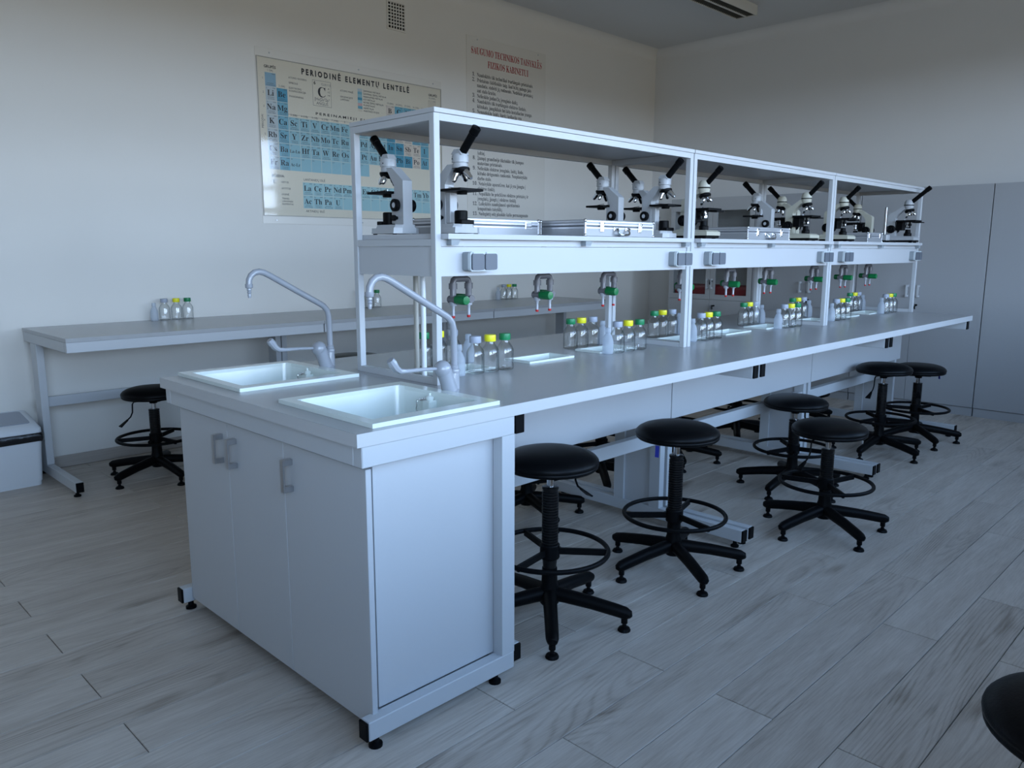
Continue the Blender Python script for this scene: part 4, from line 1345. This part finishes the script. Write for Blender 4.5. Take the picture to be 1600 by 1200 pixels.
t = thing('glass_cabinet', 'tall grey cabinet with glass upper doors holding glassware in the far corner', 'cabinet', (CX + 0.2, 2.69, 0))
gy0, gy1, gg = 2.206, 3.172, 2.672
mb = MB()
mb.box(CX + 0.019, XF - 0.02, gy0, gy0 + 0.018, 0.07, CH)
mb.box(CX + 0.019, XF - 0.02, gy1 - 0.018, gy1, 0.07, CH)
mb.box(CX + 0.019, XF - 0.02, gy0 + 0.0185, gy1 - 0.0185, CH - 0.018, CH)
mb.box(CX + 0.019, XF - 0.02, gy0 + 0.0185, gy1 - 0.0185, 0.07, 0.088)
mb.box(CX + 0.019, XF - 0.02, gy0 + 0.0185, gy1 - 0.0185, 0.845, 0.863)
mb.box(XF - 0.03, XF - 0.02, gy0 + 0.0185, gy1 - 0.0185, 0.0885, CH - 0.0185)
mb.build('carcass', 'closet2', t)
MB().box(CX + 0.04, XF - 0.031, gy0 + 0.019, gy1 - 0.019, 1.235, 1.253).build('inner_shelf', 'closet2', t)
MB().box(CX + 0.04, XF - 0.031, gy0 + 0.019, gy1 - 0.019, 1.56, 1.578).build('inner_shelf', 'closet2', t)
MB().box(CX + 0.012, XF - 0.025, gy0 + 0.003, gy1 - 0.003, 0, 0.0695).build('plinth', 'closet2', t)
for a, b in ((gy0 + 0.002, gg - 0.0015), (gg + 0.0015, gy1 - 0.002)):
    f = MB()
    fw = 0.052
    for z0, z1, u0, u1 in ((0.856, 0.856 + fw, a, b), (CH - 0.13, CH, a, b)):
        f.box(CX, CX + 0.018, u0, u1, z0, z1, 0.001)
    for u0, u1 in ((a, a + fw), (b - fw, b)):
        f.box(CX, CX + 0.018, u0, u1, 0.856 + fw + 0.0003, CH - 0.1303)
    d = f.build('glass_door', 'closet2', t)
    MB().box(CX + 0.007, CX + 0.011, a + fw - 0.004, b - fw + 0.004, 0.904, CH - 0.128).build('pane', 'pane', d)
    hy = a + 0.025 if a > gg else b - 0.025
    c_handle(d, hy)
    if a < gg:
        lock(d, b - 0.018, 1.045)
    d2 = MB().box(CX, CX + 0.018, a, b, 0.074, 0.853, 0.001).build('lower_door', 'closet2', t)
    if a < gg:
        lock(d2, b - 0.055, 0.795)
        MB().box(CX - 0.020, CX - 0.0005, b - 0.024, b - 0.010, 0.72, 0.80, 0.001).build('handle', 'steel', d2)
# glassware and red trays inside
for i, (y0, y1, lb) in enumerate(((2.25, 2.66, 'dark red tray behind the right glass door, bottom shelf'), (2.69, 3.13, 'dark red tray behind the left glass door, bottom shelf'))):
    tr = MB()
    def RR(e, z):
        return [(CX + 0.05 + e, y0 + e, z), (XF - 0.06 - e, y0 + e, z), (XF - 0.06 - e, y1 - e, z), (CX + 0.05 + e, y1 - e, z)]
    tr.rings([RR(0.01, 0.8635), RR(0.0, 0.995), RR(0.008, 0.995), RR(0.016, 0.872)], True, True)
    tag(tr.build('storage_tray', 'redbox'), lb, 'tray', 'red trays in the glass cabinet')
gl = None
n = 0
for i, (yy, hh, rad) in enumerate(((2.30, 0.20, 0.020), (2.36, 0.16, 0.028), (2.44, 0.21, 0.016), (2.49, 0.21, 0.016), (2.56, 0.17, 0.022), (2.62, 0.20, 0.016), (2.78, 0.19, 0.02), (2.86, 0.17, 0.028), (2.95, 0.21, 0.018), (3.04, 0.2, 0.02))):
    g = MB()
    g.lathe([(rad, 0), (rad, hh), (rad * 1.12, hh + 0.004), (rad * 0.9, hh + 0.003), (rad * 0.88, 0.004)], (6.30, yy, 1.2535), 16, cap1=True)
    words = 'glass measuring cylinder, %s from the right in the glass cabinet' % ['first', 'second', 'third', 'fourth', 'fifth', 'sixth', 'seventh', 'eighth', 'ninth', 'tenth'][i]
    tag(g.build('glass_cylinder', 'amber'), words, 'glassware', 'glassware in the glass cabinet')

# ================================================================== WALL: VENT, POSTERS, LUMINAIRE
t = thing('vent_grille', 'small white lattice vent high on the left wall', 'vent', (3.01, YL, 3.21))
vx0, vx1, vz0, vz1 = 2.93, 3.092, 3.112, 3.310
MB().box(vx0 + 0.004, vx1 - 0.004, YL - 0.004, YL - 0.001, vz0 + 0.004, vz1 - 0.004).build('vent_shade_sheet', 'dark', t)  # near-black sheet on the wall, painted shade for the recess behind the lattice
fr = MB()
slab(fr, 0, 1, 0, 1, 0, 1, [])
fr = MB()
fr.box(vx0 - 0.012, vx1 + 0.012, YL - 0.010, YL - 0.0005, vz1, vz1 + 0.012)
fr.box(vx0 - 0.012, vx1 + 0.012, YL - 0.010, YL - 0.0005, vz0 - 0.012, vz0)
fr.box(vx0 - 0.012, vx0, YL - 0.010, YL - 0.0005, vz0 + 0.0002, vz1 - 0.0002)
fr.box(vx1, vx1 + 0.012, YL - 0.010, YL - 0.0005, vz0 + 0.0002, vz1 - 0.0002)
fr.build('vent_frame', 'wall', t)
la = MB()
for i in range(1, 6):
    x = vx0 + (vx1 - vx0) * i / 6
    la.box(x - 0.0042, x + 0.0042, YL - 0.0095, YL - 0.0045, vz0 + 0.0003, vz1 - 0.0003)
for i in range(1, 8):
    z = vz0 + (vz1 - vz0) * i / 8
    la.box(vx0 + 0.0003, vx1 - 0.0003, YL - 0.0098, YL - 0.0042, z - 0.0042, z + 0.0042)
la.build('lattice', 'wall', t)

# ---- periodic table poster
t = thing('periodic_table_poster', 'blue and cream periodic table poster under a clear sheet on the left wall', 'poster', (2.62, YL, 2.1))
px0, px1, pz0, pz1 = 1.777, 3.462, 1.610, 2.707
MB().box(1.765, 3.474, YL - 0.004, YL - 0.0005, 1.548, 2.772, 0.0008).build('backing_sheet', 'sheet', t)
MB().box(px0, px1, YL - 0.0052, YL - 0.0042, pz0, pz1).build('print', 'paper', t)
Y0 = YL - 0.0055
CW, CHh = 0.0878, 0.0962
GX, GZ = 1.832, 2.610
ROWS = ['H                He', 'Li Be           B C N O F Ne', '']
EL = {}
def row(z, r, syms, col0):
    for i, s_ in enumerate(syms.split()):
        EL[(r, col0 + i)] = (z + i, s_)
row(1, 0, 'H', 0); row(2, 0, 'He', 17)
row(3, 1, 'Li Be', 0); row(5, 1, 'B C N O F Ne', 12)
row(11, 2, 'Na Mg', 0); row(13, 2, 'Al Si P S Cl Ar', 12)
row(19, 3, 'K Ca Sc Ti V Cr Mn Fe Co Ni Cu Zn Ga Ge As Se Br Kr', 0)
row(37, 4, 'Rb Sr Y Zr Nb Mo Tc Ru Rh Pd Ag Cd In Sn Sb Te I Xe', 0)
row(55, 5, 'Cs Ba', 0); EL[(5, 2)] = (57, 'La-Lu')
row(72, 5, 'Hf Ta W Re Os Ir Pt Au Hg Tl Pb Bi Po At Rn', 3)
row(87, 6, 'Fr Ra', 0); EL[(6, 2)] = (89, 'Ac-Lr')
row(104, 6, 'Rf Db Sg Bh Hs Mt Ds', 3)
for i, s_ in enumerate('La Ce Pr Nd Pm Sm Eu Gd Tb Dy Ho Er Tm Yb Lu'.split()):
    EL[(7.8, 3 + i)] = (57 + i, s_)
for i, s_ in enumerate('Ac Th Pa U Np Pu Am Cm Bk Cf Es Fm Md No Lr'.split()):
    EL[(8.8, 3 + i)] = (89 + i, s_)
NAMES = dict(H='VANDENILIS', He='HELIS', Li='LITIS', Be='BERILIS', B='BORAS', C='ANGLIS', N='AZOTAS', O='DEGUONIS', F='FLUORAS', Ne='NEONAS', Na='NATRIS', Mg='MAGNIS', Al='ALIUMINIS', Si='SILICIS', P='FOSFORAS', S='SIERA', Cl='CHLORAS', Ar='ARGONAS', K='KALIS', Ca='KALCIS', Sc='SKANDIS', Ti='TITANAS', V='VANADIS', Cr='CHROMAS', Mn='MANGANAS', Fe='GELEŽIS', Co='KOBALTAS', Ni='NIKELIS', Cu='VARIS', Zn='CINKAS', Ga='GALIS', Ge='GERMANIS', As='ARSENAS', Se='SELENAS', Br='BROMAS', Kr='KRIPTONAS', Rb='RUBIDIS', Sr='STRONCIS', Y='ITRIS', Zr='CIRKONIS', Nb='NIOBIS', Mo='MOLIBDENAS', Tc='TECHNECIS', Ru='RUTENIS', Rh='RODIS', Pd='PALADIS', Ag='SIDABRAS', Cd='KADMIS', In='INDIS', Sn='ALAVAS', Sb='STIBIS', Te='TELŪRAS', I='JODAS', Xe='KSENONAS', Cs='CEZIS', Ba='BARIS', Hf='HAFNIS', Ta='TANTALAS', W='VOLFRAMAS', Re='RENIS', Os='OSMIS', Ir='IRIDIS', Pt='PLATINA', Au='AUKSAS', Hg='GYVSIDABRIS', Tl='TALIS', Pb='ŠVINAS', Bi='BISMUTAS', Po='POLONIS', At='ASTATAS', Rn='RADONAS', Fr='FRANCIS', Ra='RADIS', La='LANTANAS', Ce='CERIS', Pr='PRAZEODIMIS', Nd='NEODIMIS', Pm='PROMETIS', Sm='SAMARIS', Eu='EUROPIS', Gd='GADOLINIS', Tb='TERBIS', Dy='DISPROZIS', Ho='HOLMIS', Er='ERBIS', Tm='TULIS', Yb='ITERBIS', Lu='LUTECIS', Ac='AKTINIS', Th='TORIS', Pa='PROTAKTINIS', U='URANAS')
def cell_mat(s_, c_, r_):
    if s_ == 'H': return 'c_h'
    if c_ == 0: return 'c_alkali'
    if c_ == 1: return 'c_earth' if s_ == 'Be' else 'c_earth2'
    if r_ > 7: return 'c_lan'
    if 2 <= c_ <= 11: return 'c_trans'
    if s_ in ('B', 'Si', 'Ge', 'As', 'Sb', 'Te', 'Po'): return 'c_semi'
    if s_ in ('Al', 'Ga', 'In', 'Sn', 'Tl', 'Pb', 'Bi'): return 'c_post'
    if c_ == 17: return 'c_noble'
    return 'c_hal'
cells, sym, small = MB(), MB(), MB()
sym.use('ink'); small.use('inkg')
for (r_, c_), (z_, s_) in EL.items():
    x0 = GX + c_ * CW + (0.006 if r_ > 7 else 0)
    z1 = GZ - r_ * CHh
    cells.use(cell_mat(s_, c_, r_))
    g = 0.0012
    cells.add([(x0 + g, Y0, z1 - CHh + g), (x0 + CW - g, Y0, z1 - CHh + g), (x0 + CW - g, Y0, z1 - g), (x0 + g, Y0, z1 - g)], [(0, 1, 2, 3)])
    big = len(s_) < 3
    if not (r_ == 0 or r_ == 6 and c_ > 2 or r_ > 8 and c_ > 6):
        text(sym, s_, 0.057 if big else 0.032, x0 + CW * 0.46, Y0 - 0.0004, z1 - 0.062, 'CENTER', serif=True)
    text(small, str(z_), 0.0135, x0 + 0.006, Y0 - 0.0004, z1 - 0.016)
    if s_ in NAMES:
        text(small, NAMES[s_], 0.0125, x0 + CW * 0.5, Y0 - 0.0004, z1 - 0.089, 'CENTER', width=min(CW * 0.82, 0.0095 * len(NAMES[s_])))
        small.add([(x0 + 0.056, Y0 - 0.0004, z1 - 0.0105), (x0 + 0.080, Y0 - 0.0004, z1 - 0.0105), (x0 + 0.080, Y0 - 0.0004, z1 - 0.0075), (x0 + 0.056, Y0 - 0.0004, z1 - 0.0075)], [(0, 1, 2, 3)])
        small.add([(x0 + 0.016, Y0 - 0.0004, z1 - 0.0745), (x0 + 0.068, Y0 - 0.0004, z1 - 0.0745), (x0 + 0.068, Y0 - 0.0004, z1 - 0.0722), (x0 + 0.016, Y0 - 0.0004, z1 - 0.0722)], [(0, 1, 2, 3)])
# headings, group and period numbers
text(sym, 'PERIODINĖ ELEMENTŲ LENTELĖ', 0.056, 2.128, Y0 - 0.0004, 2.638, 'LEFT', spacing=1.55, width=0.998, weight=0.0026)
text(sym, 'GRUPĖS', 0.026, 1.828, Y0 - 0.0004, 2.640, weight=0.0006)
text(sym, 'GRUPĖS', 0.026, 3.330, Y0 - 0.0004, 2.640, weight=0.0006)
GN = ['1 (IA)', '2 (IIA)', '3 (IIIB)', '4 (IVB)', '5 (VB)', '6 (VIB)', '7 (VIIB)', '8', '9', '10', '11 (IB)', '12 (IIB)', '13 (IIIA)', '14 (IVA)', '15 (VA)', '16 (VIA)', '17 (VIIA)', '18 (VIIIA)']
for i, s_ in enumerate(GN):
    rr_ = 0 if i in (0, 17) else (1 if i == 1 or i > 11 else 3)
    text(small, s_, 0.020, GX + CW * (i + 0.5), Y0 - 0.0004, GZ - rr_ * CHh + 0.008, 'CENTER')
for i in range(7):
    text(small, str(i + 1), 0.020, GX - 0.022, Y0 - 0.0004, GZ - i * CHh - 0.05)
text(sym, 'PERIODAI', 0.022, GX - 0.026, Y0 - 0.0004, 2.22, vertical=True)
text(sym, 'PEREINAMIEJI ELEMENTAI', 0.026, 2.235, Y0 - 0.0004, 2.362, spacing=1.45, width=0.70, weight=0.0006)
text(sym, 'LANTANIDŲ EILĖ', 0.024, 2.11, Y0 - 0.0004, 1.872)
text(sym, 'AKTINIDŲ EILĖ', 0.024, 2.12, Y0 - 0.0004, 1.640)
text(sym, 'BŪSENA:', 0.026, 1.852, Y0 - 0.0004, 1.885, weight=0.0004)
text(sym, 'C', 0.040, 1.858, Y0 - 0.0004, 1.840, serif=True)
for i, s_ in enumerate(('KIETOJI', 'SKYSTOJI', 'DUJINĖ', 'TRANS-', 'URANINIAI', 'ELEMENTAI')):
    text(sym, s_, 0.018, 1.925, Y0 - 0.0004, (1.845, 1.80, 1.757, 1.727, 1.707, 1.687)[i])
# example cell
for a, b, c_, d_ in ((2.217, 2.377, 2.610, 2.612), (2.217, 2.377, 2.428, 2.430), (2.217, 2.219, 2.428, 2.612), (2.375, 2.377, 2.428, 2.612), (1.985, 3.42, 2.338, 2.3395)):
    small.add([(a, Y0 - 0.0004, c_), (b, Y0 - 0.0004, c_), (b, Y0 - 0.0004, d_), (a, Y0 - 0.0004, d_)], [(0, 1, 2, 3)])
text(sym, '6', 0.034, 2.228, Y0 - 0.0004, 2.580, weight=0.0008)
text(small, '12.01115', 0.024, 2.29, Y0 - 0.0004, 2.580)
text(sym, 'C', 0.105, 2.295, Y0 - 0.0004, 2.495, 'CENTER', serif=True)
text(small, '[He]2s²2p²', 0.030, 2.297, Y0 - 0.0004, 2.468, 'CENTER')
text(small, 'ANGLIS', 0.030, 2.297, Y0 - 0.0004, 2.438, 'CENTER')
for i, s_ in enumerate(('-4', '+2', '+4')):
    text(sym, s_, 0.020, 2.345, Y0 - 0.0004, 2.555 - 0.024 * i)
for s_, x, z in (('ATOMO NUMERIS', 2.02, 2.592), ('SIMBOLIS', 2.02, 2.556), ('ELEKTRONŲ', 2.02, 2.52), ('KONFIGŪRACIJA', 2.02, 2.500), ('PAVADINIMAS', 2.02, 2.462), ('ATOMO MASĖ', 2.458, 2.560), ('OKSIDACIJOS', 2.458, 2.516), ('LAIPSNIAI', 2.458, 2.496)):
    text(sym, s_, 0.0185, x, Y0 - 0.0004, z)
for i, s_ in enumerate(('ŠARMINIAI METALAI', 'ŠARMINIŲ ŽEMIŲ METALAI', 'PEREINAMIEJI METALAI', 'KITI METALAI', 'RETIEJI ŽEMIŲ METALAI', 'PUSMETALIAI', 'NEMETALAI', 'INERTINĖS DUJOS')):
    cells.use(['c_alkali', 'c_earth2', 'c_trans', 'c_post', 'c_lan', 'c_pink', 'c_hal', 'c_noble'][i])
    z1 = 2.603 - 0.0215 * i
    cells.add([(2.618, Y0, z1 - 0.0208), (2.660, Y0, z1 - 0.0208), (2.660, Y0, z1), (2.618, Y0, z1)], [(0, 1, 2, 3)])
    text(sym, s_, 0.0185, 2.670, Y0 - 0.0004, z1 - 0.017)
cells.build('element_cells', None, t, fix=False)
sym.build('lettering', None, t, fix=False)
small.build('small_lettering', None, t, fix=False)
MB().box(px0 - 0.004, px1 + 0.004, YL - 0.0095, YL - 0.0075, pz0 - 0.004, pz1 + 0.004).build('clear_sheet', 'plexi', t)
mb = MB()
for x in (px0 - 0.006, px1 + 0.001):
    mb.box(x, x + 0.005, YL - 0.0098, YL - 0.0042, pz0 - 0.005, pz1 + 0.005)
for z in (pz0 - 0.006, pz1 + 0.001):
    mb.box(px0 - 0.001, px1 + 0.001, YL - 0.0098, YL - 0.0042, z, z + 0.005)
mb.build('border', 'pipeb', t)
for x, z in ((1.877, 2.745), (2.636, 2.745), (3.383, 2.745), (1.874, 1.574), (2.63, 1.574), (3.383, 1.574)):
    MB().lathe([(0.006, 0), (0.0045, 0.004)], (x, YL - 0.004, z), 10, axis=(0, -1, 0)).build('screw', 'steel', t)

# ---- safety rules poster
t = thing('rules_poster', 'pale safety rules poster with red heading on the left wall', 'poster', (4.27, YL, 2.35))
MB().box(3.766, 4.79, YL - 0.006, YL - 0.0005, 1.535, 3.212, 0.001).build('sheet', 'sheet', t)
Y1 = YL - 0.0066
rt, hd, h2 = MB(), MB(), MB()
rt.use('ink'); hd.use('inkr'); h2.use('inkr')
text(hd, 'SAUGUMO TECHNIKOS TAISYKLES', 0.082, 3.818, Y1, 3.068, serif=True, width=0.91)
hd.box(4.672, 4.684, Y1 - 0.0001, Y1, 3.132, 3.146)
text(h2, 'FIZIKOS KABINETUI', 0.082, 4.02, Y1, 2.972, serif=True, width=0.525)
LN = ['1.Naudokitės tik techniškai tvarkingais prietaisais.', '2.Prietaisus išdėliokite taip, kad būtų patogu jais', ' naudotis, stebėti jų rodmenis. Nedėkite prietaisų', ' ant stalo krašto.', '3.Nelieskite judančių įrenginio dalių.', '4.Naudokitės tik tvarkingais elektros lizdais,', ' kištukais, jungikliais bei kita instaliacine įranga.', '5.Nenaudokite laidų, kurių izoliacija yra', None, None, None, None, None, None, None,
      ' šaltinį.', '8.Įtampą grandinėje tikrinkite tik įtampos', ' matavimo prietaisais.', '9.Nelieskite elektros įrenginio, laidų, lizdo,', ' kištuko drėgnomis rankomis. Neuplaistykite', ' darbo stalo.', '10.Netaisykite aparatūros, kai ji yra įjungta į', ' elektros tinklą.', '11.Nepalikite be priežiūros elektros prietaisų ir', ' įrenginių, įjungtų į elektros tinklą.', '12.Laikykitės naudojimosi spiritinėmis', ' lemputėmis taisyklių.', '13.Nudegintą odą plaukite kalio permanganato']
for i, s_ in enumerate(LN):
    if not s_:
        continue
    z = 2.880 - i * 0.04475
    num, body = (s_.split('.', 1) if s_[0].isdigit() else ('', s_[1:]))
    if num:
        text(rt, num + '.', 0.046, 3.866 if len(num) == 1 else 3.886, Y1, z, 'RIGHT', serif=True)
    text(rt, body, 0.046, 3.888 if len(num) < 2 else 3.900, Y1, z, serif=True, squeeze=0.74)
hd.build('heading_lettering', None, t, fix=False)
h2.build('heading_lettering', None, t, fix=False)
rt.build('body_lettering', None, t, fix=False)
for x, z in ((3.895, 3.190), (4.681, 3.190), (3.895, 1.56), (4.681, 1.56)):
    MB().lathe([(0.006, 0), (0.0045, 0.004)], (x, YL - 0.006, z), 10, axis=(0, -1, 0)).build('screw', 'steel', t)

# ---- ceiling luminaire
t = thing('ceiling_light', 'switched-off white ceiling luminaire with two dark louvre channels', 'light', (5.1, 2.23, ZC))
lx0, lx1, ly0, ly1 = 4.28, 5.82, 2.125, 2.335
zb = ZC - 0.085
hb = MB()
hb.prism([(ly0, ZC - 0.001), (ly1, ZC - 0.001), (ly1, zb + 0.012), (ly1 - 0.006, zb), (ly1 - 0.014, zb), (ly1 - 0.014, zb + 0.03), (ly0 + 0.014, zb + 0.03), (ly0 + 0.014, zb), (ly0 + 0.006, zb), (ly0, zb + 0.012)], 'x', lx0, lx1)
hb.box(lx0 - 0.002, lx0 + 0.012, ly0 - 0.001, ly1 + 0.001, zb, ZC - 0.001)
hb.box(lx1 - 0.004, lx1 + 0.002, ly0 - 0.001, ly1 + 0.001, zb, ZC - 0.001)
hb.build('housing', 'lum', t)
ym = (ly0 + ly1) / 2
MB().box(lx0 + 0.013, lx1 - 0.006, ym - 0.010, ym + 0.010, zb + 0.002, zb + 0.029).build('centre_spine', 'lum', t)
for y0, y1 in ((ly0 + 0.0145, ym - 0.0105), (ym + 0.0105, ly1 - 0.0145)):
    lv = MB()
    q = lx0 + 0.03
    while q < lx1 - 0.02:
        lv.box(q, q + 0.003, y0, y1, zb + 0.003, zb + 0.028)
        q += 0.028
    lo = lv.build('louvre', 'louvre', t)
    lo['kind'] = 'stuff'
    MB().cyl((lx0 + 0.02, (y0 + y1) / 2, zb + 0.0285), (lx1 - 0.02, (y0 + y1) / 2, zb + 0.0285), 0.0012, n=6).build('lamp_tube', 'louvre', t)

for o in list(bpy.data.objects):
    if o.name.startswith('lettering_source'):
        bpy.data.objects.remove(o)
